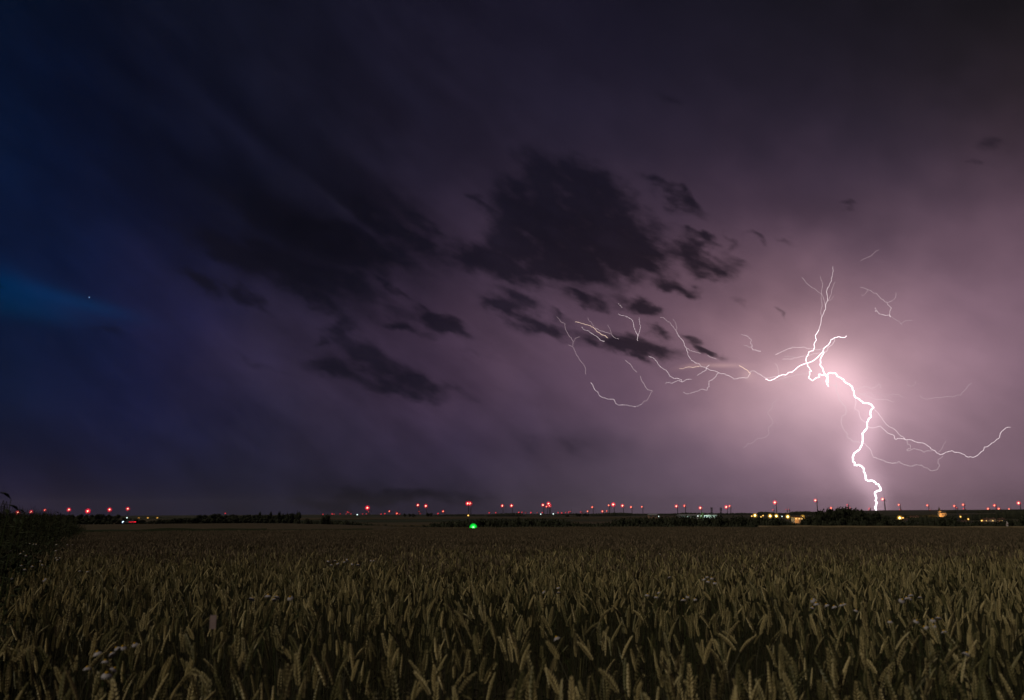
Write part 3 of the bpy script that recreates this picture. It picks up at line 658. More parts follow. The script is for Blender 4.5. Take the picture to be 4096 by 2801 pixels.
belt([1620, 1640, 1655, 1713, 1725], J(lambda x: 2053, 2), J(lambda x: 1550, 20), J(lambda x: 14, 3), 'small tree on the middle skyline', 'small trees on the skyline', (0, 4))
belt([2305, 2312, 2320, 2335, 2344, 2352], J(lambda x: 2054, 2), J(lambda x: 1600, 30), J(lambda x: 8, 1), 'poplar in the small group on the skyline', 'small trees on the skyline', (5,))
tree(2268, 2059, 1500, 16, 'round bush on the field skyline left of the poplars', 'small trees on the skyline', 1); tree(2074, 2068, 1000, 9, 'lone small tree on the slope right of the green lamp', 'small trees on the skyline', 0)
tree(3583, 2043, 4600, 8, 'tiny lone tree on the ridge right of the lightning', 'small trees on the skyline', 1)
# far woods: one mass each
def wood(tbl, r, step_px, label, depth=60):
    f = lininterp(tbl); b = MB(); px = tbl[0][0]; k = random.Random(int(px))
    while px < tbl[-1][0]:
        for q in range(2):
            rr = r*(1+q*.02); top = f(px) + k.uniform(0, 2.5) + 1.5*q; pt = at(px + k.uniform(-2, 2), top, rr); gz = ground(pt.x, pt.y) - 2; rad = step_px*k.uniform(.8, 1.3)*rr/F
            H = max(pt.z - gz, 2.0)
            vs_, fs_ = ball(7, 5, 1, (0, 0, 0)); b.add([(pt.x+v[0]*rad*(1+.2*k.random()), pt.y+v[1]*rad, gz + H*.5 + v[2]*H*.5*(.92+.12*k.random())) for v in vs_], fs_)
            for i in range(10):
                a = k.uniform(0, 6.283); z = gz + H*k.uniform(.6, 1.0); c_ = Vector((pt.x+math.cos(a)*rad*.7, pt.y+math.sin(a)*rad*.7, z)); s = rad*k.uniform(.12, .3)
                b.quad(c_+Vector((-s, 0, -s*.5)), c_+Vector((s, .1, -s*.6)), c_+Vector((s*.6, 0, s*.6)), c_+Vector((-s*.5, 0, s*.5)))
        px += step_px
    o = link('woodland', b.mesh('woodland', M_fol)); tag(o, label, kind='stuff'); return o
wood([(0, 2064), (90, 2066)], 1500, 5, 'dark far wood on the left horizon')
wood([(590, 2070), (640, 2068), (700, 2070)], 2200, 4, 'low far wood on the horizon left of the long hedge')
wood([(1200, 2066), (1260, 2064), (1400, 2063), (1440, 2060), (1500, 2060), (1600, 2059), (1700, 2059), (1760, 2058)], 3200, 4, 'far wood along the horizon left of centre')
wood([(1740, 2060), (1780, 2057), (1840, 2055), (1900, 2057), (1960, 2060)], 2600, 4, 'far wood below the pair of red lamps')
wood([(1950, 2057), (2000, 2053), (2060, 2051), (2080, 2052), (2100, 2059)], 2400, 4, 'rounded far wood left of the bright lamp cluster')
wood([(2100, 2057), (2200, 2056), (2300, 2053), (2370, 2056)], 3600, 4, 'low far wood behind the skyline poplars')
wood([(2366, 2054), (2440, 2050), (2480, 2049), (2560, 2055), (2570, 2060)], 2400, 4, 'dark far wood below the turbines')
wood([(2560, 2056), (2620, 2055), (2700, 2053), (2740, 2049), (2800, 2051), (2900, 2052), (2960, 2050), (3040, 2054)], 3000, 4, 'far wood behind the white hall')
wood([(3030, 2050), (3040, 2046), (3080, 2047), (3120, 2052), (3160, 2050), (3170, 2045), (3230, 2044), (3300, 2048)], 2200, 4, 'far wood behind the street lamps')
wood([(3440, 2050), (3500, 2050), (3520, 2049)], 4500, 4, 'far wood at the foot of the lightning')
wood([(3784, 2046), (3800, 2039), (3840, 2039), (3880, 2043), (3930, 2041), (3990, 2040), (4100, 2039)], 2600, 4, 'dark far wood on the ridge at the right')
wood([(3990, 2050), (4020, 2042), (4060, 2040), (4110, 2040)], 1500, 5, 'dark wooded hill at the right edge')
wood([(3540, 2062), (3640, 2060), (3690, 2058), (3720, 2056), (3750, 2062)], 1500, 5, 'village trees left of the church')
wood([(3640, 2069), (3700, 2067), (3780, 2066), (3810, 2070)], 900, 5, 'dark trees below the church')
wood([(3780, 2062), (3830, 2060), (3870, 2058), (3930, 2056), (3990, 2054)], 1300, 5, 'village trees right of the church')
wood([(3430, 2056), (3480, 2060), (3560, 2062)], 1300, 5, 'trees right of the round wood')

wood([(1690, 2104), (1740, 2088), (1850, 2079), (1930, 2074), (2110, 2073), (2250, 2075), (2330, 2093), (2440, 2088), (2500, 2069), (2620, 2067), (2700, 2063), (2780, 2066), (2850, 2068)], 300, 12, 'unbroken dark foliage of the valley belt left of the masts')
wood([(2850, 2068), (3000, 2069), (3100, 2073), (3160, 2082), (3195, 2102)], 300, 12, 'unbroken dark foliage of the valley belt under the street lamps')
wood([(3220, 2076), (3255, 2052), (3300, 2038), (3380, 2034), (3440, 2038), (3490, 2056), (3520, 2074)], 285, 14, 'dark inner foliage of the round wood')
wood([(3520, 2066), (3600, 2078), (3700, 2085), (3800, 2077), (3900, 2089), (4000, 2089), (4110, 2068)], 310, 12, 'dark foliage at the right end of the valley belt')
wood([(640, 2080), (700, 2076), (800, 2070), (850, 2061), (940, 2063), (1100, 2063), (1150, 2055), (1195, 2054)], 384, 9, 'dark inner foliage of the long hedge')
wood([(1800, 2108), (1880, 2098), (2100, 2094), (2400, 2096), (2700, 2094), (3000, 2095), (3180, 2098)], 245, 14, 'dark scrub closing the foot of the valley belt', 20)
wood([(1200, 2082), (1260, 2078), (1330, 2080), (1420, 2086), (1500, 2094)], 390, 9, 'dark scrub round the dome-shaped tree', 20)
# ------------------------------------------------------------------ lamps
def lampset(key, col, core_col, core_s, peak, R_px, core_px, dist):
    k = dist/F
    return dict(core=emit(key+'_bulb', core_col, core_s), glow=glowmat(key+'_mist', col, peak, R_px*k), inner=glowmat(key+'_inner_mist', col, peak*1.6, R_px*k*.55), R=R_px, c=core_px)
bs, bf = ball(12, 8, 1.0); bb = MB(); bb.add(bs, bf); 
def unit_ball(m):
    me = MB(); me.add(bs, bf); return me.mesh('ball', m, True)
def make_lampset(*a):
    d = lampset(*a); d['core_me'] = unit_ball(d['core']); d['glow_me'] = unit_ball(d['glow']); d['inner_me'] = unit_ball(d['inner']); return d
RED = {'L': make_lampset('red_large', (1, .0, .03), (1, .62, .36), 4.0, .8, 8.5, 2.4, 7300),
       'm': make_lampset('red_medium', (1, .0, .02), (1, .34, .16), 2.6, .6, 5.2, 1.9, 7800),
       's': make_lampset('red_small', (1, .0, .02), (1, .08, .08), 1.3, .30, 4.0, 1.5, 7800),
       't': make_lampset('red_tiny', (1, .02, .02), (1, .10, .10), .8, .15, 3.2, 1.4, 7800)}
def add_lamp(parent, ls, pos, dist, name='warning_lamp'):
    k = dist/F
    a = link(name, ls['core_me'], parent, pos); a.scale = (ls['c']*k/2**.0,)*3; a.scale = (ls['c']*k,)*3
    for nm, me, q in (('lamp_glow', ls['glow_me'], 1), ('lamp_glow', ls['inner_me'], .55)):  # halo shells that glow by themselves round the bulb
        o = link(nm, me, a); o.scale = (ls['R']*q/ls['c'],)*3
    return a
# ------------------------------------------------------------------ wind turbines
M_tur = mat('turbine_silhouette', (.05, .05, .055), (.04, .04, .045), .5, .05);  # colour darkened to draw the turbines as silhouettes against the sky
b = MB(); b.tube([(0, 0, -60), (0, 0, 0), (0, 0, 50), (0, 0, 98)], [4.2, 4.0, 3.3, 2.4], 10); ME_tower = b.mesh('tower', M_tur, True)
b = MB(); b.box((0, 5, 0), (3.6, 13, 3.6)); b.box((0, 10, 2.2), (1.2, 2, .8)); ME_nac = b.mesh('nacelle', M_tur)
b = MB(); b.add(*ball(10, 6, 1.8, (0, -2.6, 0), (1, 1.5, 1))); ME_hub = b.mesh('hub', M_tur, True)
b = MB(); sec = [(1.2, .9, .9), (4, 1.1, .9), (11, 2.1, .55), (25, 1.4, .35), (40, .8, .2), (52, .25, .08)]; rows = []
for z, w, t in sec: rows += [(-w*.6, 0, z), (0, -t*1.4, z), (w*1.5, 0, z), (0, t*1.4, z)]
b.add(rows, [(4*i+k, 4*i+(k+1) % 4, 4*i+4+(k+1) % 4, 4*i+4+k) for i in range(5) for k in range(4)] + [(20, 21, 22, 23)]); ME_blade = b.mesh('blade', M_tur, True)
TB = '''69 2048.5 L;123 2045.5 L;178 2040 m;274 2037 L;350 2042.5 L;437 2037 L;510 2033.5 L;900 2053.5 s;1291 2057.5 s;1328 2056 s;1336 2056 t;1360 2055.5 s;1384 2055 t;1390 2047.6 s;1395 2050 t;1403 2056 t;1450 2056 s;1469 2029.6 L;1465 2055 t;1474 2046 t
1524 2056 s;1539 2054.6 s;1557 2044.6 m;1584 2045 t;1587 2054 m;1598 2056 s;1671 2018.7 L;1703 2021.7 L;1676 2045.5 t;1680 2054 s;1752 2054 s;1772 2045 m;1870.5 2011.8 L;1880 2012 L
1957 2050.6 s;1983 2050 s;2009 2021 L;2046 2020.5 L;2075 2049 s;2088 2048.5 s;2102 2050 s;2123.5 2050 s;2148.5 2050 t;2171.7 2018 L;2186.4 2026 m;2194 2012.7 L;2198.5 2020.8 L;2169 2050 s;2232.5 2050 s;2247 2051 s;2263 2049.7 s;2275 2048 s;2281 2046 t;2323 2046.7 s;2327 2051 s;2350.6 2044.6 m;2369 2028.4 m;2410 2045 m;2427 2044 m
2435 2021 m;2453.3 2016.3 L 18;2490 2020.8 L 0;2524.4 2028 m 0;2567.8 2027 m 5;2706 2022.6 L 50;2738 2022.6 m 40;2801.8 2029.6 L 10;2905.7 2026 L 0;2919 2023.8 m 25
3100.6 2007.8 L -14;3092.6 2039 s;3145 2037.5 t;3155 2037 t;3262.8 2000 L 3;3325 2031.8 m;3390 2018.9 s;3391 2027 t;3401 2031 t;3392 2036 s;3433 2040 t;3479 2033 s;3476 2038 t;3532.5 1995.6 L -16;3596.7 2019 m;3601 2038 t;3711 2021 m;3721 2040 t;3819 2023.6 m;3827 2031 s;3854.4 2018.6 m;3856 2034 s
3954.4 2035 m;3980 2021.4 m;3997 2035 m;4038.4 2036 m;4076.7 2010.3 L 15'''
ZONES = [(0, 600, 'above the far left tree row'), (600, 1440, 'left of the tallest left lamp'), (1440, 1620, 'around the tall lamp left of centre'), (1620, 1900, 'on the skyline left of the green lamp'), (1900, 2140, 'on the skyline right of the green lamp'), (2140, 2300, 'in the bright central cluster'),
         (2300, 2440, 'over the poplar group'), (2440, 2650, 'over the dark far wood'), (2650, 3000, 'around the white hall'), (3000, 3300, 'over the street lamps'), (3300, 3520, 'over the round wood'), (3520, 3760, 'right of the lightning'), (3760, 4097, 'over the right-hand ridge')]
KW = {'L': 'bright', 'm': 'medium', 's': 'small', 't': 'faint'}  # faint ones are tower lamps of bigger turbines, built as separate turbines
T_ = []
for row in TB.replace('\n', ';').split(';'):
    q = row.split(); T_.append((float(q[0]), float(q[1]), q[2], float(q[3]) if len(q) > 3 else None))
for z0, z1, where in ZONES:
    for cls in 'Lmst':
        mem = sorted([t for t in T_ if z0 <= t[0] < z1 and t[2] == cls])
        for i, (px, py, c, ang) in enumerate(mem):
            hz = 2052 - (px-2048)*.0035; h = hz - py
            if cls == 'L' or ang is not None: D_ = max(5200, min(8200, 92*F/max(h, 5)))
            elif cls == 'm': D_ = 8000 if h < 32 else 7600
            else: D_ = 8300
            off = 8.5*F/D_                                    # lamp sits on the tail of the nacelle, left of the tower
            hubp = at(px + off, py + (4 if cls == 'L' else 2.5), D_); yaw = R(62) + math.atan2(-hubp.x, hubp.y)
            root = empty('wind_turbine', (hubp.x, hubp.y, hubp.z-100), 0); root.rotation_euler = (0, 0, R(-118) + R(180) - math.atan2(hubp.x, hubp.y)*0)
            yaw = R(52); root.rotation_euler = (0, 0, yaw)
            tag(root, '%s red-lit turbine %s, %s' % (KW[cls], where, nth(i, len(mem))), 'wind turbine', 'red-lit wind turbines along the horizon')
            link('tower', ME_tower, root); link('nacelle', ME_nac, root, (0, 0, 100)); link('hub', ME_hub, root, (0, 0, 100))
            a0 = ang if ang is not None else g_.uniform(0, 120)
            for k in range(3):
                bl = link('blade', ME_blade, root, (0, -2.6, 100)); bl.rotation_euler = (0, R(a0 + 120*k), 0)
            add_lamp(root, RED[cls], (0, 10, 103.5), D_*g_.uniform(.8, 1.15))
# ------------------------------------------------------------------ street lamps and village
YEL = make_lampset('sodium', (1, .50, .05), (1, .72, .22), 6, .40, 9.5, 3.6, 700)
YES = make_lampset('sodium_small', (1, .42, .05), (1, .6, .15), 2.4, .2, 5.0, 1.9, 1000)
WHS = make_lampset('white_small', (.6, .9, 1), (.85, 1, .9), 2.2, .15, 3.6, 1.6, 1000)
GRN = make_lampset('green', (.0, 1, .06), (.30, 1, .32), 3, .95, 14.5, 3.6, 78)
M_pole = mat('galvanised', (.25, .25, .25), (.18, .18, .18), .5, 3)
def street_lamp(px, py, r, ls, label, cat='street lamp', name='street_lamp', h=None, group='lamps glowing in the valley'):
    p = at(px, py, r); gz = ground(p.x, p.y); H = max(p.z-gz, 1.2) if h is None else h; root = empty(name, (p.x, p.y, p.z-H)); tag(root, label, cat, group)
    b = MB(); b.tube([(.5, 0, 0), (.5, 0, H-.1), (.3, 0, H+.35), (0, 0, H+.38)], [.09, .06, .05, .04], 6); link('pole', b.mesh('pole', M_pole), root)
    b = MB(); b.box((-.05, 0, H+.33), (.6, .25, .12)); link('lamp_head', b.mesh('lamp_head', M_pole), root); add_lamp(root, ls, (0, 0, H), r, 'bulb')
for px, py, ls, lb in [(3020, 2062, YEL, 'yellow street lamp left of the main group in the valley'), (3080.5, 2064.5, YEL, 'biggest yellow street lamp, second of the row of valley lights'), (3105, 2065, YEL, 'yellow street lamp right beside the biggest one'),
                       (3151, 2067, YEL, 'yellow street lamp just left of the orange-lit depot'), (3128, 2066, WHS, 'small bluish lamp between two yellow street lamps'), (3211, 2069, YEL, 'yellow street lamp right of the orange-lit depot'),
                       (3044, 2067.5, YES, 'small yellow lamp among trees right of the first street lamp'), (3052, 2063, YES, 'small upper yellow lamp between the left street lamps'), (3007, 2065, YES, 'faint yellow lamp left of all the valley street lamps'),
                       (3222, 2077, YES, 'orange lamp in front of the round wood'), (3203, 2078, YES, 'orange lamp at the depot forecourt')]:
    street_lamp(px, py, 700, ls, lb)
for px, py, ls, lb in [(3599, 2072.5, YEL, 'bright yellow village lamp left of the church'), (3612, 2072, YES, 'yellow lamp right beside the bright village lamp'), (3661, 2072, YES, 'pale lamp between village trees left of the church'), (3675, 2077, YES, 'small yellow lamp left of the doorway lamp in the village'),
                       (3684, 2085, YES, 'low yellow lamp beside a village house'), (3703, 2080.5, YES, 'tall yellow-lit doorway lamp left of the church'), (3842, 2067.5, YES, 'greenish yellow lamp right of the church'), (3873, 2077, YES, 'faint lamp under the ridge right of the church'),
                       (3927, 2083, YES, 'leftmost yellow lamp of the right-hand hamlet'), (3942, 2082.5, YES, 'tall yellow lamp in the right-hand hamlet'), (3960, 2086, YES, 'orange lamp in the middle of the right-hand hamlet'), (4000.5, 2084, YES, 'yellow lamp by the last house of the hamlet')]:
    street_lamp(px, py, 1000, ls, lb)
for px, py, r, ls, lb in [(508, 2071.5, 1500, WHS, 'small white lamp at the right end of the far left tree row'), (430, 2076, 1500, YES, 'small orange lamp inside the far left tree row'), (555, 2075, 2000, YES, 'first orange lamp left of the long hedge'), (591, 2074, 2000, YES, 'middle orange lamp left of the long hedge'),
                          (629, 2074, 2000, YES, 'orange lamp nearest to the long hedge'), (1429, 2059, 3500, WHS, 'small greenish white lamp on the skyline left of centre'), (2213, 2056, 2200, WHS, 'bright white lamp under the central red cluster'), (2163, 2057, 2200, WHS, 'tiny white lamp left of the bright white lamp'),
                          (2635, 2066, 900, WHS, 'small white lamp left of the long hall'), (2791, 2064.5, 600, WHS, 'white flood lamp at the corner of the lit hall'), (2848, 2072, 600, WHS, 'small white lamp at the right end of the lit hall'), (1873, 2062.5, 2500, YES, 'tiny orange lamp at the foot of the paired turbines')]:
    street_lamp(px, py, r, ls, lb)
# green lamp at the edge of the field
p = at(1893.5, 2110, 76); gz = ground(p.x, p.y); root = empty('signal_lamp', (p.x, p.y, gz)); tag(root, 'bright green signal lamp glowing at the far edge of the wheat', 'signal lamp')
b = MB(); b.tube([(0, 0, 0), (0, 0, p.z-gz-.12)], .04, 8); link('post', b.mesh('post', M_pole), root); b = MB(); b.box((0, .12, p.z-gz), (.22, .06, .3)); link('housing', b.mesh('housing', M_pole), root); add_lamp(root, GRN, (0, -.2, p.z-gz), 82, 'lens')
# halls, houses, church
M_white = mat('white_cladding', (.78, .80, .80), (.70, .72, .72), .6, .5); M_grey = mat('grey_roofing', (.30, .31, .33), (.24, .25, .27), .6, .4); M_brick = mat('brick_wall', (.36, .24, .17), (.28, .18, .13), .8, 2); M_render = mat('pale_render', (.60, .54, .44), (.52, .46, .38), .8, 1.5)
M_tile = mat('roof_tile', (.12, .07, .055), (.08, .05, .045), .8, 2); M_slate = mat('slate', (.06, .065, .075), (.04, .045, .05), .6, 3); M_glass = mat('window_glass', (.05, .07, .10), (.03, .05, .08), .15, 2, spec=.6); M_lit = emit('lit_window', (1, .62, .2), 1.3); M_stone = mat('church_stone', (.42, .36, .27), (.34, .29, .22), .85, 1)
def building(name, px, r, w, d, h, roof_h, label, cat, wm, rm, nwin=3, lit=(), rz=0, lean_z=None, group=None, base_py=None):
    g0 = at(px, 2070, r); gz = ground(g0.x, g0.y)
    if base_py is not None: gz = at(px, base_py, r).z
    root = empty(name, (g0.x, g0.y, gz), rz); tag(root, label, cat, group)
    b = MB(); b.box((0, 0, h/2-1.5), (w, d, h+3)); link('wall', b.mesh('wall', wm), root)
    b = MB(); e = .35; rv = [(-w/2-e, -d/2-e, h), (w/2+e, -d/2-e, h), (w/2+e, d/2+e, h), (-w/2-e, d/2+e, h), (-w/2-e, 0, h+roof_h), (w/2+e, 0, h+roof_h)]
    b.add(rv, [(0, 1, 5, 4), (2, 3, 4, 5), (0, 4, 3), (1, 2, 5), (3, 2, 1, 0)]); rf = link('roof', b.mesh('roof', rm), root)
    if cat == 'house': b = MB(); b.box((w*.3, .2, h+roof_h*.8), (.7, .7, 1.6)); link('chimney', b.mesh('chimney', M_brick), rf)
    for i in range(nwin):
        x = -w/2 + w*(i+.5)/nwin; ww = min(w/nwin*.5, 3.2); hh = h*.42
        b = MB(); b.box((x, -d/2-.03, h*.52), (ww+.2, .08, hh+.2)); fr = link('window', b.mesh('window', M_white), root); b = MB(); b.box((x, -d/2-.09, h*.52), (ww, .05, hh)); link('pane', b.mesh('pane', M_lit if i in lit else M_glass), fr)
    return root
building('warehouse', 2829, 600, 11.5, 10, 2.3, .7, 'white floodlit warehouse with dark window bays in the valley', 'warehouse', M_white, M_grey, 5, base_py=2074)
building('warehouse', 2757, 620, 16, 14, 1.6, .7, 'long dim grey hall left of the floodlit warehouse', 'warehouse', M_grey, M_grey, 4, base_py=2071)
building('warehouse', 2610, 900, 9, 8, 2.6, 1.2, 'small dim shed among trees left of the halls', 'warehouse', M_brick, M_grey, 2, base_py=2070)
building('depot', 3190, 700, 7.5, 8, 2.3, 1.2, 'low orange-lit depot with a tiled roof among the street lamps', 'building', M_render, M_tile, 3, (0, 1, 2), base_py=2081)
HG = 'houses of the valley village'
for px, r, w, h, bp, lit, lb, wm in [(3604, 1020, 6, 3, 2080, (1,), 'house with one lit window under the bright village lamp', M_render), (3657, 1000, 12, 2.6, 2077, (), 'long low pale house among the village trees', M_render), (3680, 960, 8, 3, 2089, (0,), 'pale village house beside the low yellow lamp', M_render),
                                     (3703, 1000, 5, 3, 2086, (1,), 'narrow village house with a glowing doorway', M_brick), (3855, 1500, 17, 3, 2066, (), 'long pale farm building right of the church', M_render), (3590, 960, 7, 2.6, 2092, (), 'dim pale house below the bright village lamp', M_render), (3620, 960, 8, 3, 2090, (), 'dim house right of the bright village lamp', M_brick),
                                     (3942, 1000, 6, 3, 2088, (0,), 'first lit house of the right-hand hamlet', M_brick), (3966, 1000, 8, 3, 2088, (1,), 'middle pale house of the right-hand hamlet', M_render), (4004, 1000, 7, 3, 2088, (0,), 'last house of the hamlet at the right', M_brick), (3853, 900, 6, 2.2, 2095, (), 'small dim house front below the farm building', M_render)]:
    building('house', px, r, w*.72, 6, h*.8, 1.6, lb, 'house', wm, M_tile, 3, lit, g_.uniform(-.25, .25), group=HG, base_py=bp)
# church
r = 1500; p = at(3764, 2068, r); root = empty('church', p); tag(root, 'floodlit village church with a slim dark spire', 'church'); k = r/F
b = MB(); b.box((2, 0, 3.2), (11, 7, 6.4)); link('nave', b.mesh('nave', M_stone), root)
b = MB(); b.add([(-3.7, -3.8, 6.3), (7.7, -3.8, 6.3), (7.7, 3.8, 6.3), (-3.7, 3.8, 6.3), (-3.7, 0, 10), (7.7, 0, 10)], [(0, 1, 5, 4), (2, 3, 4, 5), (0, 4, 3), (1, 2, 5)]); link('roof', b.mesh('roof', M_slate), root)
b = MB(); b.box((-2.2, -1, 4.6), (3.4, 3.4, 9.2)); tw = link('tower', b.mesh('tower', M_stone), root)
b = MB(); b.add([(-4, -2.8, 9.2), (-.4, -2.8, 9.2), (-.4, .8, 9.2), (-4, .8, 9.2), (-2.2, -1, 16.5)], [(0, 1, 4), (1, 2, 4), (2, 3, 4), (3, 0, 4), (3, 2, 1, 0)]); link('spire', b.mesh('spire', M_slate), tw)
for x in (0, 2.6, 5.2): b = MB(); b.box((x+.6, -3.53, 3.4), (1.0, .1, 2.6)); link('window', b.mesh('window', M_glass), root)
def flood(px, py, r, toward, e, col, rad=1.5):
    d = bpy.data.lights.new('flood_light', 'POINT'); d.energy = e; d.color = col; d.shadow_soft_size = rad; o = bpy.data.objects.new('flood_light', d); C.objects.link(o); q = at(px, py, r); o.location = q
flood(3768, 2066, 1485, None, 16000, (1, .45, .12)); flood(2818, 2068, 587, None, 2600, (.72, 1, .85)); flood(3190, 2078, 691, None, 900, (1, .38, .06)); flood(2806, 2050, 590, None, 500, (.4, 1, .1)); flood(3658, 2072, 990, None, 500, (1, .6, .25)); flood(3966, 2084, 990, None, 500, (1, .55, .25))
tree(2806, 2049, 594, 22, 'round tree lit green beside the floodlit warehouse', 'trees lit by village lamps', 3)
# ------------------------------------------------------------------ lattice masts
M_steel = mat('dark_steel', (.09, .09, .10), (.06, .06, .07), .6, 2)
def lattice(px, top_py, r, w_px, label, arms, group, pointed=False):
    p = at(px, top_py, r); gz = ground(p.x, p.y); H = p.z-gz; w = w_px*r/F/2; root = empty('pylon', (p.x, p.y, gz), .3); tag(root, label, 'pylon', group)
    n = 11; wid = lambda t: (w*(1.7-.7*min(1, t*1.6))) * (1 if not pointed or t < .82 else max(.08, (1-t)/.18))
    for sx_ in (-1, 1):
        for sy_ in (-1, 1):
            b = MB(); b.tube([(sx_*wid(i/n), sy_*wid(i/n), H*i/n) for i in range(n+1)], .055*r/300, 4); link('leg', b.mesh('leg', M_steel), root)
    b = MB()
    for i in range(n):
        a, c_ = wid(i/n), wid((i+1)/n); z0, z1 = H*i/n, H*(i+1)/n
        for s in (-1, 1):
            b.tube([(-a, s*a, z0), (c_, s*c_, z1)], .03*r/300, 3); b.tube([(a, s*a, z0), (-c_, s*c_, z1)], .03*r/300, 3); b.tube([(s*a, -a, z0), (s*c_, c_, z1)], .03*r/300, 3)
    link('bracing', b.mesh('bracing', M_steel), root)
    for t, ln in arms:
        b = MB(); L2 = ln*r/F; b.tube([(0, 0, H*t), (L2, 0, H*t)], .05*r/300, 4); b.tube([(0, 0, H*t-.7), (L2, 0, H*t)], .04*r/300, 4)
        b.tube([(L2*.9, 0, H*t), (L2*.9, 0, H*t-.5)], .05*r/300, 4); link('crossarm', b.mesh('crossarm', M_steel), root)
lattice(2846, 2029, 300, 5, 'taller dark lattice mast right of the floodlit warehouse', [(.98, 3), (.90, -3), (.78, 9), (.76, -4)], 'lattice masts')
lattice(2883, 2030, 305, 5, 'slightly shorter dark lattice mast, right one of the pair', [(.98, 3), (.90, -3), (.78, 9), (.76, -4)], 'lattice masts')
lattice(14, 2002, 330, 8, 'left one of the two pointed pylons at the left edge', [(.78, 7), (.78, -7)], 'lattice masts', True)
lattice(26, 2006, 345, 8, 'right one of the two pointed pylons at the left edge', [(.78, 7), (.78, -7)], 'lattice masts', True)
lattice(3464, 2048, 1000, 5, 'tiny grey pylon at the right foot of the round wood', [(.9, 5), (.9, -5)], 'lattice masts')
lattice(3830, 2046, 1200, 4, 'slim grey pylon against the ridge right of the church', [(.9, 5), (.9, -5)], 'lattice masts')
# leaning white post
p = at(4031, 2112, 92); q = at(4026, 2086, 92); b = MB(); root = empty('post', p); d = q-p; b.tube([(0, 0, -.3), d*.35, d*.75+Vector((.06, 0, 0)), d*1.0], [.085, .09, .075, .03], 7); link('stake', b.mesh('stake', mat('weathered_white', (.72, .68, .70), (.5, .46, .48), .7, 6)), root)
b = MB(); b.tube([d*.45, d*.62], [.10, .10], 7); link('band', b.mesh('band', M_tag), root); tag(root, 'leaning weathered white post at the far right field edge', 'post')
# car passing on the field track
M_car = mat('car_paint', (.10, .11, .13), (.09, .10, .12), .3, 1, spec=.5); r = 345; p = at(517, 2096, r); root = empty('car', (p.x, p.y, p.z), 0); tag(root, 'dark car with white headlamp and red tail lamp on the track at left', 'car')
b = MB(); prof = [(-2.1, .3), (-2.15, .75), (-1.1, .88), (-.6, 1.38), (.9, 1.4), (1.6, .95), (2.1, .9), (2.12, .3)]; nP = len(prof)
b.add([(x, -.85*(1 if z < 1 else .85), z) for x, z in prof] + [(x, .85*(1 if z < 1 else .85), z) for x, z in prof], [tuple(range(nP)), tuple(range(2*nP-1, nP-1, -1))] + [(i, i+nP, (i+1) % nP+nP, (i+1) % nP) for i in range(nP)]); link('body', b.mesh('body', M_car), root)
b = MB(); b.add([(-.95, -.87, .95), (-.55, -.78, 1.3), (.8, -.78, 1.32), (1.3, -.87, .98)], [(0, 1, 2, 3)]); link('window', b.mesh('window', M_glass), root)
M_tyre = mat('tyre', (.02, .02, .02), (.03, .03, .03), .9)
for x in (-1.35, 1.35):
    for y in (-.8, .8): b = MB(); b.tube([(x, y-.1, .32), (x, y+.1, .32)], .32, 12); link('wheel', b.mesh('wheel', M_tyre), root)
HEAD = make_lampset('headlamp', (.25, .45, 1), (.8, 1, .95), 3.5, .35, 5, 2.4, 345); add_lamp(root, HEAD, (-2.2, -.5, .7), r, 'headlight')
b = MB(); b.box((2.13, 0, .75), (.08, 1.5, .25)); b.box((1.2, -.9, .72), (2.0, .06, .12)); link('tail_light_and_strip', b.mesh('tail_light_and_strip', emit('tail_red', (1, .01, .03), 1.6)), root)  # tail lamp, extended by a glowing red strip along the side
# a star in the blue gap
p = at(357, 1190, 13000); root_b = MB(); root_b.add(*ball(6, 4, 6.8)); s = link('star', root_b.mesh('star', emit('star_light', (.45, .65, 1), 1.3)), None, p); tag(s, 'single small bluish star in the blue gap between clouds', 'star')

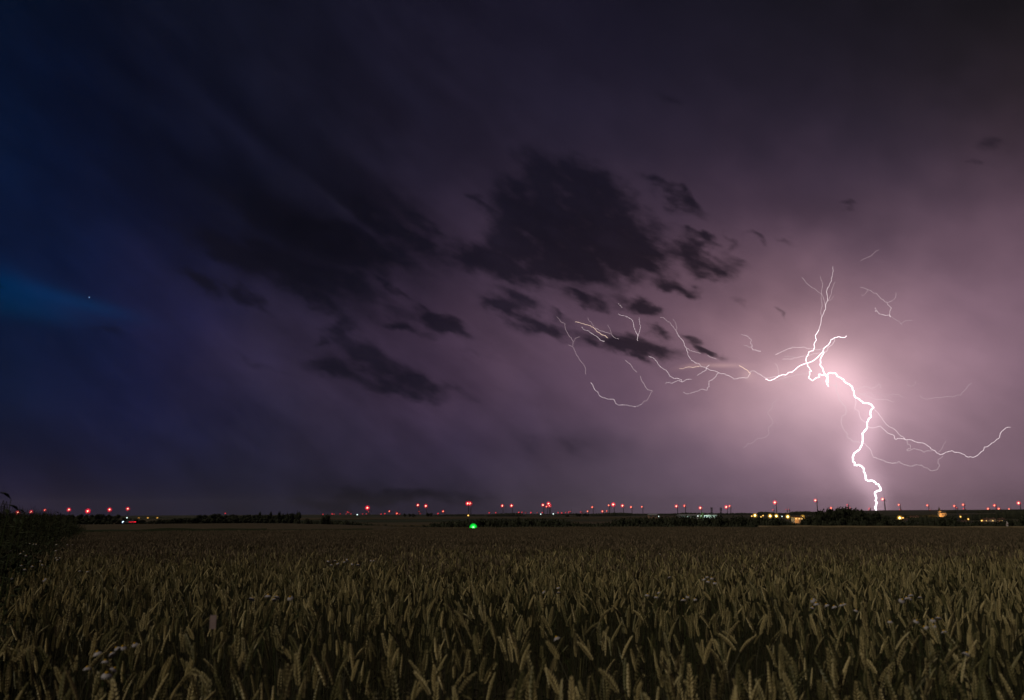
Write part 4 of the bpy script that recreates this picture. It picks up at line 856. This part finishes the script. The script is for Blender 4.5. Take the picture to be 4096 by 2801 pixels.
# ------------------------------------------------------------------ lightning
LD = 12900.0
BOLT = {k: emit('bolt_'+k, c, s) for k, c, s in [('core', (1, .90, .95), 3.0), ('mid', (1, .84, .88), 1.35), ('warm', (1, .72, .55), 1.3), ('thin', (1, .80, .84), .85), ('faint', (1, .76, .82), .6)]}
Z = {'E': (0, 0, 1.0), 'A': (2200, 1000, 2.2695), 'B': (2900, 1000, 2.27), 'C': (3300, 1500, 2.74), 'D': (3300, 1000, 2.648)}
BR = '''B core 8 10|925 1150;935 1125;960 1115;1000 1120;1015 1145;1055 1165;1080 1190;1130 1220;1155 1245;1168 1280;1170 1310;1185 1340;1220 1360;1255 1390;1300 1392;1345 1425;1348 1437
C core 10 13|528 357;498 410;505 460;460 520;455 590;410 640;408 740;375 820;330 850;303 900;305 950;325 990;375 985;400 1000;425 1060;445 1140;470 1160;520 1160;560 1195;585 1200;608 1235;610 1265;560 1280;547 1300;560 1340;553 1380;568 1400;550 1450;572 1509
B core 3 5|365 1173;400 1186;455 1168;505 1140;555 1135;610 1110;650 1075;735 1030;810 1000;870 945;895 920
B core 2.5 7|1105 780;1090 795;1035 788;995 797;960 820;940 860;900 890;890 915;897 935;880 965;865 1000;863 1040;885 1070;903 1120;925 1150
B mid 1.2 5|978 150;985 190;965 260;945 330;922 375;930 465;915 535;875 615;853 725
B core 3 5|853 725;820 775;807 860;813 885;803 915;765 922;745 965;733 1000;745 1030;770 1080;785 1103;765 1105;768 1145;757 1160;797 1187;830 1160;860 1155;850 1130;862 1127;880 1140;905 1130
B core 4 5|905 1120;925 1150;918 1190;925 1220;940 1240;930 1215;940 1185;935 1150;925 1135
B mid 3 3|995 797;980 850;940 880;930 910;900 930
B mid 3 2|455 948;470 948;540 915;590 895;640 888;740 893;800 900;835 908;890 895
B mid 2 2|525 992;610 992;685 970;745 965;800 945;850 937;885 935
B faint 2 2|540 965;600 968;640 978
B thin 2 1.2|875 600;868 560;878 460;875 380;865 240
B thin 2 1|910 520;905 470;885 410;850 385;775 330;700 250
B thin 2 1|930 465;950 430;970 360;1000 290
B faint 2 1|935 460;990 415
B mid 1.5 3|150 765;195 778;220 800;240 818;230 840;245 860;243 885;250 905;275 908;325 922
B thin 1 2|172 868;205 873;222 885;243 885
B thin 2 2|450 1035;470 1045;480 1070;485 1110;490 1140;500 1140
B warm 4 5|230 1128;215 1110;190 1085;165 1070;130 1050
B mid 2.5 3|220 1115;245 1100;270 1100;290 1115;320 1130;345 1150;375 1165;420 1158;470 1150;500 1140
A mid 3 2.5|1815 1125;1795 1160;1720 1163;1665 1172;1620 1140;1580 1123;1530 1117;1500 1100;1450 1090;1420 1075;1375 1062;1350 1030;1300 1010;1265 975;1245 920;1240 895;1220 865;1190 805;1150 745
A thin 2 1|1150 745;1120 700;1085 655;1045 628;1000 612
A faint 2 1|1145 740;1150 700;1140 665;1115 630
A thin 2.5 2|1240 895;1270 915;1320 928;1370 942
A thin 2 2|1430 955;1470 978;1510 992
A mid 3 2|1445 1045;1420 1065;1418 1090;1375 1115;1338 1142
A warm 2 4|1175 1075;1245 1065;1300 1068;1360 1057
A mid 2.5 1.2|1530 1117;1500 1155;1475 1178;1445 1190;1445 1240;1425 1275;1350 1278;1300 1293;1210 1288
A mid 2 3|895 967;935 980;970 1015;1000 1060;1035 1085;1060 1100;1085 1145;1130 1170;1165 1167;1195 1180;1195 1197
A mid 1.5 2.5|1048 1215;1065 1203;1105 1213;1150 1190;1200 1200;1245 1175;1285 1177
A thin 2.5 1.5|685 1005;710 1025;740 1055;790 1110
A thin 2.2 2|820 1145;830 1185;860 1230;890 1270;930 1280
A faint 2 2|930 1280;905 1320;880 1370;840 1395
A mid 1.5 2.6|840 1395;800 1418;750 1422;700 1408;625 1410;595 1395;550 1355;500 1345;455 1330;435 1290;398 1255;390 1225;370 1205
A faint 2.2 1.4|323 1130;325 1090;305 1035;270 1000;235 940;205 880;165 862
A faint 2 1.2|205 875;212 835;180 790;150 740;135 670;90 640;60 605
A faint 1.5 1|212 835;235 800;270 790
A warm 2.5 4|230 652;290 668;350 685;400 710;430 745;470 770;525 800
A mid 1.5 2.5|285 698;320 730;380 760;430 790;495 830
A faint 1.5 1|400 700;375 655;345 615
A thin 1.6 1.6|405 710;450 735;500 748;555 765;610 805;625 808
A faint 1.5 1|560 765;540 710;525 680
A mid 1 3|620 582;670 597;720 618;750 640;760 690;780 745;800 778;795 825
A mid 1.4 2.4|812 615;815 660;820 710;805 760;800 778
A thin 1.4 2|620 485;655 525
C mid 2 3|535 360;560 400;595 440;640 500;680 548;720 575;790 625;830 670;880 710
C mid 2.4 4|465 562;525 583;575 567;630 580;660 610;720 650;760 685;778 710;830 697;885 712
C mid 4 3.4|885 712;950 713;1000 735;1040 742;1105 762;1150 790;1190 825;1225 855;1268 875;1325 847;1385 832;1420 847;1470 852;1520 870;1570 900;1670 883;1735 830;1750 790;1800 772;1855 735;1915 685;1922 640;1960 600;1985 578;2030 575
C thin 2.5 2|895 715;905 760;935 770;933 810;895 825;920 832;975 805;1030 820;1085 850;1130 830;1190 825
C faint 2 1.2|1240 850;1285 800;1300 765;1325 720
C mid 2.6 1.6|415 745;440 755;480 800;510 855;535 905;600 925;640 935;675 955;735 970;790 965;808 950;870 985;950 1000;1010 985;1060 990
C thin 2.2 1.4|1060 990;1120 1020;1165 1052;1225 1040;1260 990;1235 970;1240 930;1295 890
C mid 2 2|332 250;338 320;325 370;375 405;380 450;400 490;445 520
C thin 3 3|60 0;105 10;120 50;125 110;120 170;150 220;155 270;190 310;215 335;235 390;225 435;185 450;175 520;200 590;245 640;245 685;310 735;345 725;390 750
C thin 2.2 2.2|45 112;90 108;125 122;200 122;260 130;300 155
C thin 2.4 1.6|325 160;360 150;400 135;450 130;515 150;555 130;600 100;612 150
C thin 2.6 1.6|325 185;380 205;440 220;500 245;560 270;610 270;680 270;755 295
C thin 1.6 1.2|400 208;450 200;520 205;545 240
C faint 1.6 1.6|560 210;583 200;620 215;665 250;700 220;750 210;820 220;850 250
C faint 1.8 1.8|1040 220;1060 250;1115 268;1200 250;1320 238;1400 245;1490 225;1520 180;1560 130;1610 90
C faint 1.5 1.2|900 105;950 125;985 100;990 70
D thin 1.6 3|372 398;440 415;490 435;545 460;580 500;620 525;635 553;665 560;685 600;703 610;685 650;683 685
D mid 2.4 2|683 685;695 710;675 690;610 685;565 665;550 640;530 650;540 630;528 615
D thin 1.8 1.4|665 560;700 545;725 530;750 490;752 455
D faint 2 1.4|700 705;750 740;800 775;818 795
D faint 1.4 1|800 775;860 745;930 750
D faint 1.8 1|390 470;395 487;460 430
D faint 1.2 1.2|380 115;460 75;510 40;570 0
E faint 2.2 1.6|3108 1595;3091 1612;3090 1630;3070 1652;3084 1672;3091 1693;3074 1710;3076 1738;3060 1750;3041 1753;3003 1776;2990 1774;2974 1792
B thin 2.4 1.4|500 1145;560 1160;620 1145;680 1135;730 1130;760 1110
B faint 2 1.6|500 1165;560 1205;610 1217;700 1200;790 1190
B thin 2 1.6|400 1165;450 1180;520 1170;560 1155
B thin 2.2 2|860 1155;880 1180;890 1215;920 1220
B thin 2 2|940 1228;990 1230;1015 1238'''
def jag(pts, n, amp, rnd):
    for _ in range(n):
        out = [pts[0]]
        for a, b in zip(pts, pts[1:]):
            L_ = math.hypot(b[0]-a[0], b[1]-a[1]); k = rnd.gauss(0, amp)*L_
            out += [((a[0]+b[0])/2 - (b[1]-a[1])/max(L_, .01)*k, (a[1]+b[1])/2 + (b[0]-a[0])/max(L_, .01)*k), b]
        pts = out; amp *= .8
    return pts
bolt = empty('lightning_bolt', at(3508, 2049, LD)); tag(bolt, 'branching white lightning bolt striking the horizon beside a turbine', 'lightning')
stray = empty('lightning_bolt', at(3560, 1250, LD+300)); tag(stray, 'small detached curl of lightning high at the upper right', 'lightning')
left = empty('lightning_bolt', at(2500, 1400, LD-300)); tag(left, 'thin spidery lightning strands among the clouds left of the main bolt', 'lightning')
rnd = random.Random(5)
for li, row in enumerate(BR.split('\n')):
    hd, body = row.split('|'); zn, cls, w0, w1 = hd.split(); w0, w1 = max(1.6, float(w0)), max(1.6, float(w1)); x0, y0, s = Z[zn]
    pp = [(x0+float(q.split()[0])/s, y0+float(q.split()[1])/s) for q in body.split(';')]
    par = stray if zn == 'D' else (left if zn == 'A' and min(a[0] for a in pp) < 2900 and max(a[0] for a in pp) < 2690 else bolt)
    dist = LD if par is bolt else (LD+300 if par is stray else LD-300)
    depth = rnd.uniform(-250, 250) if cls != 'core' else 0
    pp = jag(pp, 2, .085, rnd); n = len(pp); q3 = []; rad = []
    for i, (x, y) in enumerate(pp):
        t = i/(n-1); q3.append(at(x, y, dist + depth*math.sin(math.pi*t)) - par.location); rad.append((w0+(w1-w0)*t)*{'core': .50, 'mid': .34, 'warm': .38, 'thin': .42, 'faint': .48}[cls]/2*dist/F*(.85+.3*rnd.random()))
    b = MB(); b.tube(q3, rad, 5); link('channel' if cls == 'core' else 'branch', b.mesh('branch', BOLT[cls]), par)

# ------------------------------------------------------------------ night air over the plain
mh = nmat('night_air'); t = mh.node_tree; o = t.nodes.new('ShaderNodeOutputMaterial'); pv = t.nodes.new('ShaderNodeVolumePrincipled')
pv.inputs['Color'].default_value = (.72, .70, .82, 1); pv.inputs['Density'].default_value = .000024; pv.inputs['Anisotropy'].default_value = .3
t.links.new(pv.outputs[0], o.inputs['Volume'])
b = MB(); b.box((0, 0, 0), (24700, 24700, 400)); hz = link('haze', b.mesh('haze', mh)); tag(hz, kind='stuff')
